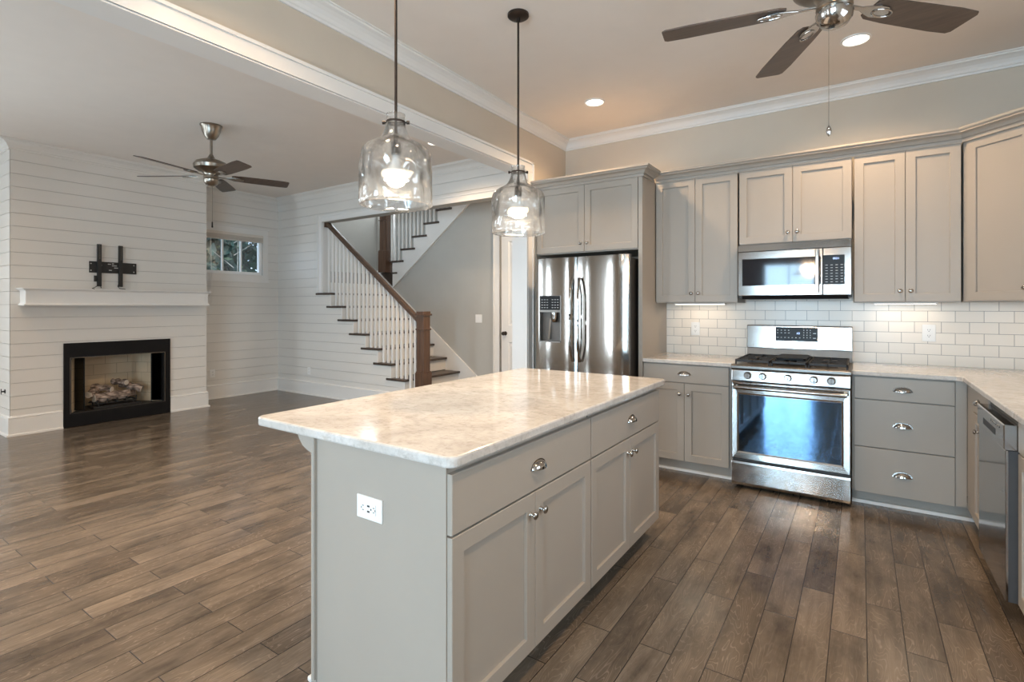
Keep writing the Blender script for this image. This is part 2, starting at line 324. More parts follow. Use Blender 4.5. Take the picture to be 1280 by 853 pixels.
# ------------------------------------------------------------------ mesh helpers
class MB:
    def __init__(s, M=None):
        s.bm = bmesh.new(); s.M = M or Matrix.Identity(4); s.mi = 0
    def v(s, co): return s.bm.verts.new(s.M @ Vector(co))
    def f(s, vs):
        try:
            fc = s.bm.faces.new(vs); fc.material_index = s.mi; return fc
        except ValueError:
            return None
    def box(s, x0, x1, y0, y1, z0, z1):
        p = [s.v((x, y, z)) for z in (z0, z1) for (x, y) in ((x0, y0), (x1, y0), (x1, y1), (x0, y1))]
        for q in ((3, 2, 1, 0), (4, 5, 6, 7), (0, 1, 5, 4), (1, 2, 6, 5), (2, 3, 7, 6), (3, 0, 4, 7)):
            s.f([p[i] for i in q])
        return s
    def prism(s, pts, a0, a1, axis='Z'):
        """polygon pts extruded along axis; Z: pts=(x,y); Y: pts=(x,z); X: pts=(y,z)"""
        def c(p, a):
            return {'Z': (p[0], p[1], a), 'Y': (p[0], a, p[1]), 'X': (a, p[0], p[1])}[axis]
        lo = [s.v(c(p, a0)) for p in pts]; hi = [s.v(c(p, a1)) for p in pts]
        n = len(pts)
        s.f(list(reversed(lo))); s.f(hi)
        for i in range(n):
            s.f([lo[i], lo[(i + 1) % n], hi[(i + 1) % n], hi[i]])
        return s
    def lathe(s, prof, c, axis='Z', n=24, cap=True):
        """prof = [(r, h)...] revolved about axis through c"""
        rings = []
        for r, h in prof:
            ring = []
            for k in range(n):
                a = 2 * PI * k / n
                p = {'Z': (c[0] + r * math.cos(a), c[1] + r * math.sin(a), c[2] + h),
                     'Y': (c[0] + r * math.cos(a), c[1] + h, c[2] + r * math.sin(a)),
                     'X': (c[0] + h, c[1] + r * math.cos(a), c[2] + r * math.sin(a))}[axis]
                ring.append(s.v(p))
            rings.append(ring)
        for a, b in zip(rings, rings[1:]):
            for k in range(n):
                s.f([a[k], a[(k + 1) % n], b[(k + 1) % n], b[k]])
        if cap:
            s.f(list(reversed(rings[0]))); s.f(rings[-1])
        return s
    def cyl(s, c, r, h, axis='Z', n=20): return s.lathe([(r, 0), (r, h)], c, axis, n)
    def tube(s, pts, r, n=10, taper=None):
        pts = [Vector(p) for p in pts]
        rings = []
        up = Vector((0, 0, 1))
        for i, p in enumerate(pts):
            t = (pts[min(i + 1, len(pts) - 1)] - pts[max(i - 1, 0)]).normalized()
            u = t.cross(up)
            if u.length < 1e-3: u = t.cross(Vector((1, 0, 0)))
            u.normalize(); w = u.cross(t).normalized()
            rr = r if taper is None else r * taper[i]
            rings.append([s.v(p + rr * (math.cos(2 * PI * k / n) * u + math.sin(2 * PI * k / n) * w)) for k in range(n)])
        for a, b in zip(rings, rings[1:]):
            for k in range(n):
                s.f([a[k], a[(k + 1) % n], b[(k + 1) % n], b[k]])
        s.f(list(reversed(rings[0]))); s.f(rings[-1])
        return s
    def grid(s, fn, nu, nv, closed_u=False):
        g = [[s.v(fn(i / nu, j / nv)) for j in range(nv + 1)] for i in range(nu if closed_u else nu + 1)]
        for i in range(nu):
            for j in range(nv):
                s.f([g[i][j], g[(i + 1) % len(g)][j], g[(i + 1) % len(g)][j + 1], g[i][j + 1]])
        return s
    def sweep(s, path, prof, only=None):
        """profile [(out, z)] swept along a 2-D path with mitres; out is to the right of travel"""
        n = len(path)
        secs = []
        for i, p in enumerate(path):
            def d(a, b):
                v = Vector((b[0] - a[0], b[1] - a[1])); return v.normalized()
            d0 = d(path[i - 1], p) if i > 0 else None
            d1 = d(p, path[i + 1]) if i < n - 1 else None
            if d0 is None: d0 = d1
            if d1 is None: d1 = d0
            n0 = Vector((d0.y, -d0.x)); n1 = Vector((d1.y, -d1.x))
            m = (n0 + n1); m = m / max(1e-6, m.dot(n0))
            secs.append([(p[0] + m.x * o, p[1] + m.y * o, z) for o, z in prof])
        for i in range(n - 1):
            if only is not None and i not in only: continue
            a = [s.v(q) for q in secs[i]]; b = [s.v(q) for q in secs[i + 1]]
            k = len(a)
            for j in range(k):
                s.f([a[j], b[j], b[(j + 1) % k], a[(j + 1) % k]])
            s.f(a); s.f(list(reversed(b)))
        return s
    def shaker(s, x0, x1, z0, z1, y=0.0, t=0.02, fr=0.058, rec=0.012):
        """a framed door front: one connected mesh with a recessed panel; front at y"""
        def ring(dx, yy): return [s.v(p) for p in ((x0 + dx, yy, z0 + dx), (x1 - dx, yy, z0 + dx), (x1 - dx, yy, z1 - dx), (x0 + dx, yy, z1 - dx))]
        e = 0.0018
        rs = [ring(0, y + t), ring(0, y + e), ring(e, y), ring(fr - e, y), ring(fr, y + e), ring(fr + 0.001, y + rec)]
        s.f(rs[0])
        for a, b in zip(rs, rs[1:]):
            for k in range(4):
                s.f([a[k], b[k], b[(k + 1) % 4], a[(k + 1) % 4]])
        s.f(list(reversed(rs[-1])))
        return s
    def slab(s, x0, x1, z0, z1, y=0.0, t=0.02, e=0.002):
        def ring(dx, yy): return [s.v(p) for p in ((x0 + dx, yy, z0 + dx), (x1 - dx, yy, z0 + dx), (x1 - dx, yy, z1 - dx), (x0 + dx, yy, z1 - dx))]
        rs = [ring(0, y + t), ring(0, y + e), ring(e, y)]
        s.f(rs[0])
        for a, b in zip(rs, rs[1:]):
            for k in range(4): s.f([a[k], b[k], b[(k + 1) % 4], a[(k + 1) % 4]])
        s.f(list(reversed(rs[-1])))
        return s
    def build(s, name, mats, parent=None, smooth=None, bevel=None, kind=None):
        bmesh.ops.recalc_face_normals(s.bm, faces=s.bm.faces[:])
        off = Vector((0, 0, 0)); q = parent
        while q is not None:
            off = off + Vector(q.location); q = q.parent
        if off.length: bmesh.ops.translate(s.bm, verts=s.bm.verts[:], vec=-off)
        me = bpy.data.meshes.new(name); s.bm.to_mesh(me); s.bm.free()
        for m in (mats if isinstance(mats, (list, tuple)) else [mats]): me.materials.append(m)
        if smooth is not None:
            me.shade_smooth()
            me.set_sharp_from_angle(angle=math.radians(smooth))
        o = bpy.data.objects.new(name, me); COL.objects.link(o)
        if parent is not None: o.parent = parent
        if bevel:
            b = o.modifiers.new('bevel', 'BEVEL'); b.width = bevel; b.segments = 2; b.limit_method = 'ANGLE'; b.angle_limit = math.radians(40)
        if kind: o['kind'] = kind
        return o

def frame(x, y, rz=0.0, z=0.0):
    return Matrix.Translation((x, y, z)) @ Matrix.Rotation(rz, 4, 'Z')

def thing(name, label, cat, loc=(0, 0, 0), group=None):
    o = bpy.data.objects.new(name, None); COL.objects.link(o)
    o.empty_display_size = 0.1
    o.location = loc; o['label'] = label; o['category'] = cat
    if group: o['group'] = group
    return o
def tag(o, label, cat, group=None):
    o['label'] = label; o['category'] = cat
    if group: o['group'] = group
    return o
def text(name, body, size, M, mat, parent, depth=0.0004, align='CENTER'):
    c = bpy.data.curves.new(name, 'FONT'); c.body = body; c.size = size; c.extrude = depth
    c.align_x = align; c.align_y = 'CENTER'
    o = bpy.data.objects.new(name, c); COL.objects.link(o); c.materials.append(mat)
    off = Vector((0, 0, 0)); q = parent
    while q is not None:
        off = off + Vector(q.location); q = q.parent
    me = bpy.data.meshes.new_from_object(o)
    bpy.data.objects.remove(o)
    me.transform(Matrix.Translation(-off) @ M)
    o = bpy.data.objects.new(name, me); COL.objects.link(o)
    if not me.materials: me.materials.append(mat)
    o.parent = parent
    return o

def rects_minus(u0, u1, z0, z1, openings):
    """rows of rectangles covering [u0,u1]x[z0,z1] minus openings (a,b,c,d)"""
    zs = sorted({z0, z1} | {z for o in openings for z in o[2:4] if z0 < z < z1})
    out = []
    for a, b in zip(zs, zs[1:]):
        mid = (a + b) / 2
        iv = [(u0, u1)]
        for o in openings:
            if o[2] < mid < o[3]:
                nv = []
                for p, q in iv:
                    if o[1] <= p or o[0] >= q: nv.append((p, q)); continue
                    if o[0] > p: nv.append((p, o[0]))
                    if o[1] < q: nv.append((o[1], q))
                iv = nv
        out += [(p, q, a, b) for p, q in iv if q - p > 1e-4]
    return out
def wall(name, axis, a0, a1, u0, u1, z0, z1, openings, mat, kind='structure'):
    """axis 'Y': wall plane normal to Y between y=a0..a1, u = x"""
    mb = MB()
    for p, q, c, d in rects_minus(u0, u1, z0, z1, openings):
        if axis == 'Y': mb.box(p, q, a0, a1, c, d)
        else: mb.box(a0, a1, p, q, c, d)
    return mb.build(name, mat, kind=kind)
PITCH = 0.139
def shiplap(name, axis, face, out, u0, u1, z0, z1, openings, t=0.014, gap=0.0035):
    """boards standing out of plane `face` in direction out (+1/-1)"""
    mb = MB()
    k = math.floor(z0 / PITCH)
    while k * PITCH < z1:
        a = max(z0, k * PITCH + gap / 2); b = min(z1, (k + 1) * PITCH - gap / 2)
        if b - a > 0.004:
            for p, q, c, d in rects_minus(u0, u1, a, b, openings):
                f0, f1 = sorted((face, face + out * t))
                if axis == 'Y': mb.box(p, q, f0, f1, c, d)
                else: mb.box(f0, f1, p, q, c, d)
        k += 1
    return mb.build(name, SHIP, kind='structure')

# ------------------------------------------------------------------ the room shell
CEIL = 3.13
WB = 4.94           # face of the range wall and of the stair wall
XR = 1.18           # right kitchen wall
XL = -7.95          # living room's far wall
XD = -2.63          # face of the wall between kitchen and living room
YM = 6.08           # grey wall beside the stairs
MB().box(-8.3, 1.4, REAR - 0.3, 7.4, -0.12, 0.0).build('floor', FLOORM, kind='structure')
MB().box(-8.2, 1.4, REAR - 0.2, WB + 0.12, CEIL, CEIL + 0.12).build('ceiling', CEILM, kind='structure')
wall('wall_back', 'Y', WB, WB + 0.12, XD - 0.14, XR + 0.15, 0, CEIL, [], BEIGE)
wall('wall_right', 'X', XR, XR + 0.12, REAR - 0.2, WB, 0, CEIL, [(1.2, 2.5, 1.1, 2.3)], BEIGE)
area('daylight', (XR + 0.1, 1.85, 1.7), (0, PI / 2, 0), 1.1, 1.2, 22, DAY)
wall('wall_rear', 'Y', REAR - 0.14, REAR, -8.1, XR, 0, CEIL, [(a, b, c, d) for a, b, c, d, _ in REAR_OPEN], BEIGE)
# divider with the wide cased opening
OZ = 2.65; OY1 = 4.155; OY0 = -2.2
wall('wall_divider', 'X', XD - 0.14, XD, REAR, WB, 0, CEIL, [(OY0, OY1, -1, OZ)], BEIGE)
def casing(name, axis, face, out, u0, u1, ztop, w=0.10, z0=0.0, legs=(1, 1)):
    """flat casing with a raised back band round an opening u0..u1, top at ztop"""
    mb = MB()
    t = 0.018
    def b(p, q, c, d, th):
        f0, f1 = sorted((face, face + out * th))
        if axis == 'Y': mb.box(p, q, f0, f1, c, d)
        else: mb.box(f0, f1, p, q, c, d)
    ua = u0 - (w if legs[0] else 0); ub = u1 + (w if legs[1] else 0)
    b(ua, ub, ztop, ztop + w, t); b(ua, ub, ztop + w - 0.018, ztop + w, t + 0.012)
    b(ua, ub, ztop, ztop + 0.012, t + 0.004)
    if legs[0]:
        b(u0 - w, u0, z0, ztop, t); b(u0 - w, u0 - w + 0.018, z0, ztop + w, t + 0.012); b(u0 - 0.012, u0, z0, ztop, t + 0.004)
    if legs[1]:
        b(u1, u1 + w, z0, ztop, t); b(u1 + w - 0.018, u1 + w, z0, ztop + w, t + 0.012); b(u1, u1 + 0.012, z0, ztop, t + 0.004)
    return mb.build(name, WHITE, kind='structure')
casing('trim_1', 'X', XD, 1, OY0, OY1, OZ)
casing('trim_2', 'X', XD - 0.14, -1, OY0, OY1, OZ)
mb = MB(); mb.box(XD - 0.154, XD + 0.014, OY1 - 0.010, OY1, 0, OZ); mb.box(XD - 0.154, XD + 0.014, OY0, OY1, OZ - 0.010, OZ)
mb.build('trim_3', WHITE, kind='structure')

# far living wall, chimney breast, stair wall
CHX, CHY0, CHY1 = -7.42, 1.576, 3.548
LWIN = (3.725, 4.66, 1.865, 2.50)
wall('wall_left', 'X', XL - 0.16, XL - 0.014, REAR - 0.2, WB + 0.1, 0, CEIL, [LWIN, LEFT_OPEN], SHIPBACK)
shiplap('wall_left_boards', 'X', XL - 0.014, 1, REAR, CHY0 + 0.02, 0, CEIL, [LEFT_OPEN])
shiplap('wall_left_boards', 'X', XL - 0.014, 1, CHY1 - 0.02, WB, 0, CEIL, [LWIN])
FIRE = (2.075, 3.03, 0.10, 0.90)
mbw = MB()
for p, q, c, d in rects_minus(CHY0 + 0.014, CHY1 - 0.014, 0, CEIL, [FIRE]):
    mbw.box(CHX - 0.10, CHX - 0.014, p, q, c, d)
mbw.box(XL, CHX - 0.10, CHY0 + 0.014, CHY0 + 0.10, 0, CEIL); mbw.box(XL, CHX - 0.10, CHY1 - 0.10, CHY1 - 0.014, 0, CEIL)
mbw.build('wall_chimney', SHIPBACK, kind='structure')
shiplap('wall_chimney_boards', 'X', CHX - 0.014, 1, CHY0, CHY1, 0, CEIL, [FIRE])
shiplap('wall_chimney_boards', 'Y', CHY0 + 0.014, -1, XL, CHX - 0.0005, 0, CEIL, [])
shiplap('wall_chimney_boards', 'Y', CHY1 - 0.014, 1, XL, CHX - 0.0005, 0, CEIL, [])

# staircase numbers
RISE, RUN = 0.197, 0.2585
def riser_x(k): return -5.05 - RUN * (k - 2)
SX0, SX1 = -6.78, -2.95                      # stair-hall opening
st_open = [(riser_x(1), SX1, -1, OZ)]
for k in range(1, 9):
    st_open.append((max(SX0, riser_x(k + 1)), riser_x(k), RISE * k - 0.032, OZ))
wall('wall_stair', 'Y', WB, WB + 0.12, -8.1, XD - 0.14, 0, CEIL + 0.1, st_open, SHIPBACK)
shiplap('wall_stair_boards', 'Y', WB, -1, XL, XD - 0.14, 0, CEIL, st_open, t=0.014)
casing('trim_4', 'Y', WB - 0.014, -1, SX0, SX1, OZ, w=0.092, z0=0.0, legs=(0, 1))
mb = MB()   # left leg of the stair casing, standing on the eighth tread
mb.box(SX0 - 0.092, SX0, WB - 0.034, WB - 0.014, 8 * RISE + 0.004, OZ + 0.092)
mb.box(SX0 - 0.092, SX0 - 0.074, WB - 0.046, WB - 0.014, 8 * RISE + 0.004, OZ + 0.092)
mb.box(SX0, SX0 + 0.012, WB - 0.02, WB + 0.12, 8 * RISE + 0.004, OZ)
mb.build('trim_5', WHITE, kind='structure')
mb = MB(); mb.box(SX0, SX1, WB - 0.02, WB + 0.121, OZ - 0.002, OZ + 0.012); mb.build('trim_6', GREY, kind='structure')

# stair hall
HT = 5.2
wall('wall_hall', 'Y', YM, YM + 0.10, -6.45, -2.3, 0, 2.95, [(-4.29, -3.44, -1, 2.44)], GREY)
wall('wall_hall_back', 'Y', 7.15, 7.25, -8.3, -2.3, 0, HT, [], GREY)
wall('wall_hall_left', 'X', -8.22, -8.1, WB, 7.25, 0, HT, [(6.1, 7.05, 3.3, 4.5)], GREY)
wall('wall_hall_right', 'X', -2.4, -2.3, WB + 0.12, 7.25, 0, HT, [], BEIGE)
MB().box(-8.3, -2.3, WB + 0.12, 7.25, HT, HT + 0.1).build('ceiling_hall', CEILM, kind='structure')
MB().box(-4.9, -2.3, WB + 0.12, YM + 0.1, 3.0, 3.1).build('ceiling_hall_low', CEILM, kind='structure')
wall('wall_hall_upper', 'Y', WB + 0.02, WB + 0.12, -8.1, -2.3, CEIL + 0.1, HT, [], GREY)

# ------------------------------------------------------------------ mouldings
def bprof(h=0.21, t=0.018):
    return [(0, 0), (t + 0.014, 0), (t + 0.014, 0.016), (t + 0.004, 0.022), (t, 0.024), (t, h - 0.03), (t - 0.004, h - 0.026), (t + 0.002, h - 0.018), (t - 0.008, h - 0.004), (t - 0.014, h), (0, h)]
BP = bprof()
MB().sweep([(XL, CHY0), (XL, REAR)][::-1] if False else [(XL, REAR), (XL, CHY0), (CHX, CHY0), (CHX, 2.008)], BP).build('baseboard_left', WHITE, kind='structure')
MB().sweep([(CHX, 3.098), (CHX, CHY1), (XL, CHY1), (XL, WB - 0.014), (riser_x(1) - 0.06, WB - 0.014)], BP).build('baseboard_stair', WHITE, kind='structure')
MB().sweep([(SX1 + 0.09, WB - 0.014), (XD - 0.14, WB - 0.014), (XD - 0.14, OY1 + 0.11)], BP).build('baseboard_back', WHITE, kind='structure')
def crown(h, p, z):
    return [(0, z - h), (p * 0.12, z - h), (p * 0.14, z - h * 0.86), (p * 0.22, z - h * 0.80), (p * 0.30, z - h * 0.62), (p * 0.45, z - h * 0.42), (p * 0.66, z - h * 0.28),
            (p * 0.86, z - h * 0.20), (p * 0.9, z - h * 0.10), (p, z - h * 0.08), (p, z), (0, z)]
CP = crown(0.095, 0.10, CEIL)
MB().sweep([(XD, REAR), (XD, WB), (XR, WB), (XR, REAR)], CP).build('trim_7', WHITE, kind='structure')
MB().sweep([(XL, REAR), (XL, CHY0), (CHX, CHY0), (CHX, CHY1), (XL, CHY1), (XL, WB - 0.014), (XD - 0.14, WB - 0.014), (XD - 0.14, REAR)], crown(0.105, 0.095, CEIL)).build('trim_8', SHIP, kind='structure')

# ------------------------------------------------------------------ windows
def window_unit(n, M, w, h, cols, rows, depth=0.08):
    """local x across, z up from the sill; frame centred on y=0"""
    root = MB(M)
    fw = 0.045
    root.box(0, w, -depth / 2, depth / 2, 0, fw); root.box(0, w, -depth / 2, depth / 2, h - fw, h)
    root.box(0, fw, -depth / 2, depth / 2, fw, h - fw); root.box(w - fw, w, -depth / 2, depth / 2, fw, h - fw)
    for c in range(1, cols):
        x = fw + (w - 2 * fw) * c / cols; root.box(x - 0.011, x + 0.011, -0.014, 0.014, fw, h - fw)
    for r in range(1, rows):
        z = fw + (h - 2 * fw) * r / rows; root.box(fw, w - fw, -0.013, 0.013, z - 0.011, z + 0.011)
    o = root.build('window_%d' % n, VINYL, kind='structure')
    MB(M).box(fw, w - fw, 0.003, 0.006, fw, h - fw).build('pane', GLASS, o)
    return o
# the small transom window beside the chimney (viewed looking to -x; local x runs along +y)
window_unit(1, Matrix.Translation((XL - 0.05, LWIN[0], LWIN[2])) @ Matrix.Rotation(PI / 2, 4, 'Z'), LWIN[1] - LWIN[0], LWIN[3] - LWIN[2], 3, 1, 0.06)
mb = MB()
yb0, yb1, zb0, zb1 = LWIN
mb.box(XL, XL + 0.016, yb1, yb1 + 0.085, zb0 - 0.02, zb1 + 0.09); mb.box(XL, XL + 0.016, yb0 - 0.06, yb0, zb0 - 0.02, zb1 + 0.09)
mb.box(XL, XL + 0.018, yb0, yb1, zb1, zb1 + 0.09); mb.box(XL, XL + 0.03, yb0 - 0.06, yb1 + 0.10, zb1 + 0.085, zb1 + 0.105)
mb.box(XL - 0.05, XL + 0.02, yb0, yb1 + 0.0, zb0 - 0.02, zb0)
mb.box(XL, XL + 0.014, yb0 - 0.06, yb1 + 0.09, zb0 - 0.10, zb0 - 0.02); mb.box(XL, XL + 0.02, yb0 - 0.06, yb1 + 0.105, zb0 - 0.115, zb0 - 0.10)
mb.build('trim_9', WHITE, kind='structure')
for i, (x0, x1, z0, z1, _) in enumerate(REAR_OPEN):
    window_unit(2 + i, Matrix.Translation((x0, REAR - 0.04, z0)), x1 - x0, z1 - z0, 2, 3, 0.06)
window_unit(6, Matrix.Translation((XL - 0.05, LEFT_OPEN[0], LEFT_OPEN[2])) @ Matrix.Rotation(PI / 2, 4, 'Z'), LEFT_OPEN[1] - LEFT_OPEN[0], LEFT_OPEN[3] - LEFT_OPEN[2], 3, 2, 0.06)
window_unit(7, Matrix.Translation((XR + 0.04, 1.2, 1.1)) @ Matrix.Rotation(PI / 2, 4, 'Z'), 1.3, 1.2, 3, 2, 0.06)
window_unit(8, Matrix.Translation((-8.14, 6.1, 3.3)) @ Matrix.Rotation(PI / 2, 4, 'Z'), 0.95, 1.2, 2, 2, 0.06)

# ------------------------------------------------------------------ hall door
d = MB()
d.mi = 0
dx0, dx1, dz1, dy = -4.285, -3.445, 2.435, YM + 0.02
def door_panel(mb, x0, x1, z0, z1, y):
    def ring(dd, yy): return [mb.v(p) for p in ((x0 + dd, yy, z0 + dd), (x1 - dd, yy, z0 + dd), (x1 - dd, yy, z1 - dd), (x0 + dd, yy, z1 - dd))]
    rs = [ring(0, y), ring(0.012, y + 0.012), ring(0.035, y + 0.012), ring(0.06, y + 0.004)]
    for a, b in zip(rs, rs[1:]):
        for k in range(4): mb.f([a[k], b[k], b[(k + 1) % 4], a[(k + 1) % 4]])
    mb.f(rs[-1])
holes = []
for px0, px1 in ((dx0 + 0.12, dx0 + 0.37), (dx0 + 0.47, dx1 - 0.12)):
    for pz0, pz1 in ((0.22, 0.86), (1.10, 2.30)):
        holes.append((px0, px1, pz0, pz1))
for p, q, c, e in rects_minus(dx0, dx1, 0.006, dz1, holes): d.box(p, q, dy, dy + 0.035, c, e)
for h in holes: door_panel(d, *h, dy)
hall_door = d.build('door_1', WHITE, kind='structure')
k = MB(); k.lathe([(0.030, 0), (0.030, -0.006), (0.012, -0.012), (0.011, -0.035), (0.024, -0.042), (0.029, -0.055), (0.024, -0.068), (0.004, -0.073)], (dx0 + 0.07, dy, 0.985), 'Y', 18)
k.build('door_knob', BRONZE, hall_door, smooth=40)
casing('trim_10', 'Y', YM, -1, -4.29, -3.44, 2.44, w=0.11)

# ------------------------------------------------------------------ staircase
stair = thing('staircase', 'wooden staircase with dark treads and white risers rising beyond the shiplap wall', 'staircase', (-5.8, 5.5, 0))
for k in range(1, 10):
    xf = riser_x(k); xb = riser_x(k + 1)
    z = RISE * k
    y0 = WB - 0.036 if k < 9 else WB + 0.125
    yr = WB + 0.0 if k < 9 else WB + 0.125
    MB().box(xb - 0.02 if k < 9 else xb, xf, WB + 0.125, YM - 0.022, 0 if k < 2 else z - 0.19, z - 0.03).build('riser', WHITE, stair)
    t = MB(); t.box(xb + 0.02, xf + 0.035, WB + 0.122 if k == 9 else y0, YM - 0.022, z - 0.03, z)
    if k < 9: t.box(xb - 0.065, xb + 0.02, y0, WB - 0.0145, z - 0.03, z)
    t.build('tread', TREAD, stair, bevel=0.006)
    if k < 9:
        MB().box(xf + 0.0005, xf + 0.016, WB - 0.0145, WB + 0.124, z - RISE + 0.0005, z - 0.0305).build('riser', WHITE, stair)
# landing
MB().box(-8.1, riser_x(10), WB + 0.125, YM, 9 * RISE - 0.02, 1.94).build('landing', TREAD, stair)
MB().box(-8.1, -6.50, YM, 7.15, 1.70, 1.94).build('landing', TREAD, stair)
MB().box(-6.50, -6.36, YM - 0.03, 7.13, 1.91, 1.94).build('tread', TREAD, stair)
# wall skirt on the grey wall
x1 = riser_x(1) + 0.16; z1 = 0.28
pts = [(x1, 0.0), (x1 + 0.0, 0.26), (riser_x(9), 0.26 + (x1 - riser_x(9)) * RISE / RUN), (riser_x(9), 9 * RISE - 0.2), (riser_x(1), 0.0)]
MB().prism([(x1 + 0.14, 0.0), (x1 + 0.14, 0.20), (x1 + 0.06, 0.24), (riser_x(9), 0.24 + (x1 + 0.06 - riser_x(9)) * RISE / RUN), (riser_x(9), 9 * RISE - 0.25), (riser_x(1), 0.0)], YM - 0.022, YM, 'Y').build('skirt_board', WHITE, stair)

upper = thing('upper_staircase', 'upper stair flight with white stringer climbing back above the grey wall', 'staircase', (-5.8, 6.6, 1.94))
UR, UN, UX, UZ = 0.1893, 0.2585, -6.53, 2.13
def unose(j): return UX + UN * j            # left nose of upper tread j
for j in range(0, 8):
    z = UZ + UR * j
    MB().box(unose(j), unose(j + 1) + 0.06, YM - 0.045, 7.13, z - 0.032, z).build('tread', TREAD, upper, bevel=0.006)
    MB().box(unose(j) + 0.03, unose(j) + 0.048, YM, 7.13, z - UR, z - 0.032).build('riser', WHITE, upper)
sp = [(-6.47, 1.70), (-6.47, UZ - UR)]
for j in range(8):
    sp += [(unose(j) + 0.03, UZ + UR * j - UR), (unose(j) + 0.03, UZ + UR * j - 0.03), (unose(j + 1) + 0.03, UZ + UR * j - 0.03)]
sp2 = [(-6.47, 1.70)]
sp2 += [(unose(0) + 0.06, UZ - UR), (unose(0) + 0.06, UZ - 0.032)]
for j in range(1, 8):
    sp2 += [(unose(j) + 0.03, UZ + UR * (j - 1) - 0.032), (unose(j) + 0.03, UZ + UR * j - 0.032)]
sp2 += [(unose(8), UZ + UR * 7 - 0.032), (unose(8), 1.70 + (unose(8) + 6.47) * 0.757)]
MB().prism(sp2, YM - 0.026, YM, 'Y').build('stringer', WHITE, upper)
MB().prism([(-6.47, 1.672), (-6.47, 1.70), (unose(8), 1.70 + (unose(8) + 6.47) * 0.757), (unose(8), 1.672 + (unose(8) + 6.47) * 0.757)], YM - 0.036, YM, 'Y').build('stringer_molding', WHITE, upper)

def newel(root, cx, cy, zb, zt, w=0.125, base=0.30):
    a = MB(); hw = w / 2
    a.box(cx - hw, cx + hw, cy - hw, cy + hw, zb, zt - 0.03)
    p = a.build('newel_post', NEWEL, root, bevel=0.004)
    b = MB(); bw = hw + 0.016
    b.box(cx - bw, cx + bw, cy - bw, cy + bw, zb, zb + base); b.box(cx - hw - 0.01, cx + hw + 0.01, cy - hw - 0.01, cy + hw + 0.01, zb + base, zb + base + 0.018)
    b.build('newel_base', NEWEL, p, bevel=0.004)
    c = MB(); cw = hw + 0.012
    c.box(cx - cw, cx + cw, cy - cw, cy + cw, zt - 0.245, zt - 0.225); c.build('newel_collar', NEWEL, p, bevel=0.004)
    c = MB()
    c.box(cx - cw - 0.006, cx + cw + 0.006, cy - cw - 0.006, cy + cw + 0.006, zt - 0.055, zt - 0.03)
    c.box(cx - hw - 0.004, cx + hw + 0.004, cy - hw - 0.004, cy + hw + 0.004, zt - 0.03, zt)
    c.build('newel_cap', NEWEL, p, bevel=0.004)
rail = thing('stair_railing', 'lower stair railing with brown newel post, dark handrail and white balusters', 'railing', (-4.76, 5.0, 0))
NX, NY = -4.765, WB + 0.06
newel(rail, NX, NY, RISE * 0 + 0.0, 1.305, base=0.50)
RY = WB + 0.055
def rail_z(x): return 1.182 + (-4.83 - x) * 0.757      # centre line of the handrail
hr = MB()
ang = math.atan(0.757)
xa, xb_ = NX - 0.06, SX0 + 0.012
prof = [(-0.030, -0.030), (0.030, -0.030), (0.026, -0.012), (0.034, 0.004), (0.028, 0.026), (0.010, 0.034), (-0.010, 0.034), (-0.028, 0.026), (-0.034, 0.004), (-0.026, -0.012)]
A = [hr.v((xa, RY + p, rail_z(xa) + q / math.cos(ang))) for p, q in prof]
B = [hr.v((xb_, RY + p, rail_z(xb_) + q / math.cos(ang))) for p, q in prof]
for i in range(len(prof)): hr.f([A[i], A[(i + 1) % len(prof)], B[(i + 1) % len(prof)], B[i]])
hr.f(A); hr.f(list(reversed(B)))
hr.build('handrail', RAIL, rail)
rz = rail_z(xb_)
MB().box(xb_, xb_ + 0.022, RY - 0.05, RY + 0.05, rz - 0.075, rz + 0.075).build('rail_rosette', NEWEL, rail, bevel=0.004)
proto = None
for k in range(1, 9):
    xf = riser_x(k)
    for i in range(3):
        bx = xf - 0.022 - i * RUN / 3
        if k == 1 and i < 1: continue
        if bx < SX0 + 0.04 or bx > NX - 0.09 + 0.02: continue
        zt = rail_z(bx) - 0.028 / math.cos(ang)
        MB().prism([(bx - 0.016, RISE * k), (bx + 0.016, RISE * k), (bx + 0.016, zt - 0.012), (bx - 0.016, zt + 0.012)], RY - 0.016, RY + 0.016, 'Y').build('baluster', WHITE, rail)
urail = thing('upper_railing', 'upper stair railing with dark newel post and white balusters behind the header', 'railing', (-6.6, 6.08, 1.94))
newel(urail, -6.635, YM - 0.03, 1.94, 3.05, w=0.14, base=0.36)
def urail_z(x): return 2.98 + (x + 6.6) * UR / UN
for j in range(0, 8):
    for i in range(3):
        bx = unose(j) + 0.045 + i * UN / 3
        if bx < -6.53: continue
        zt = urail_z(bx) - 0.03
        MB().prism([(bx - 0.016, UZ + UR * j), (bx + 0.016, UZ + UR * j), (bx + 0.016, zt + 0.01), (bx - 0.016, zt - 0.01)], YM - 0.035, YM - 0.003, 'Y').build('baluster', WHITE, urail)
h2 = MB()
A = [h2.v((-6.57, YM - 0.02 + p, urail_z(-6.57) + q / math.cos(ang))) for p, q in prof]
B = [h2.v((unose(8), YM - 0.02 + p, urail_z(unose(8)) + q / math.cos(ang))) for p, q in prof]
for i in range(len(prof)): h2.f([A[i], A[(i + 1) % len(prof)], B[(i + 1) % len(prof)], B[i]])
h2.f(A); h2.f(list(reversed(B)))
h2.build('handrail', RAIL, urail)

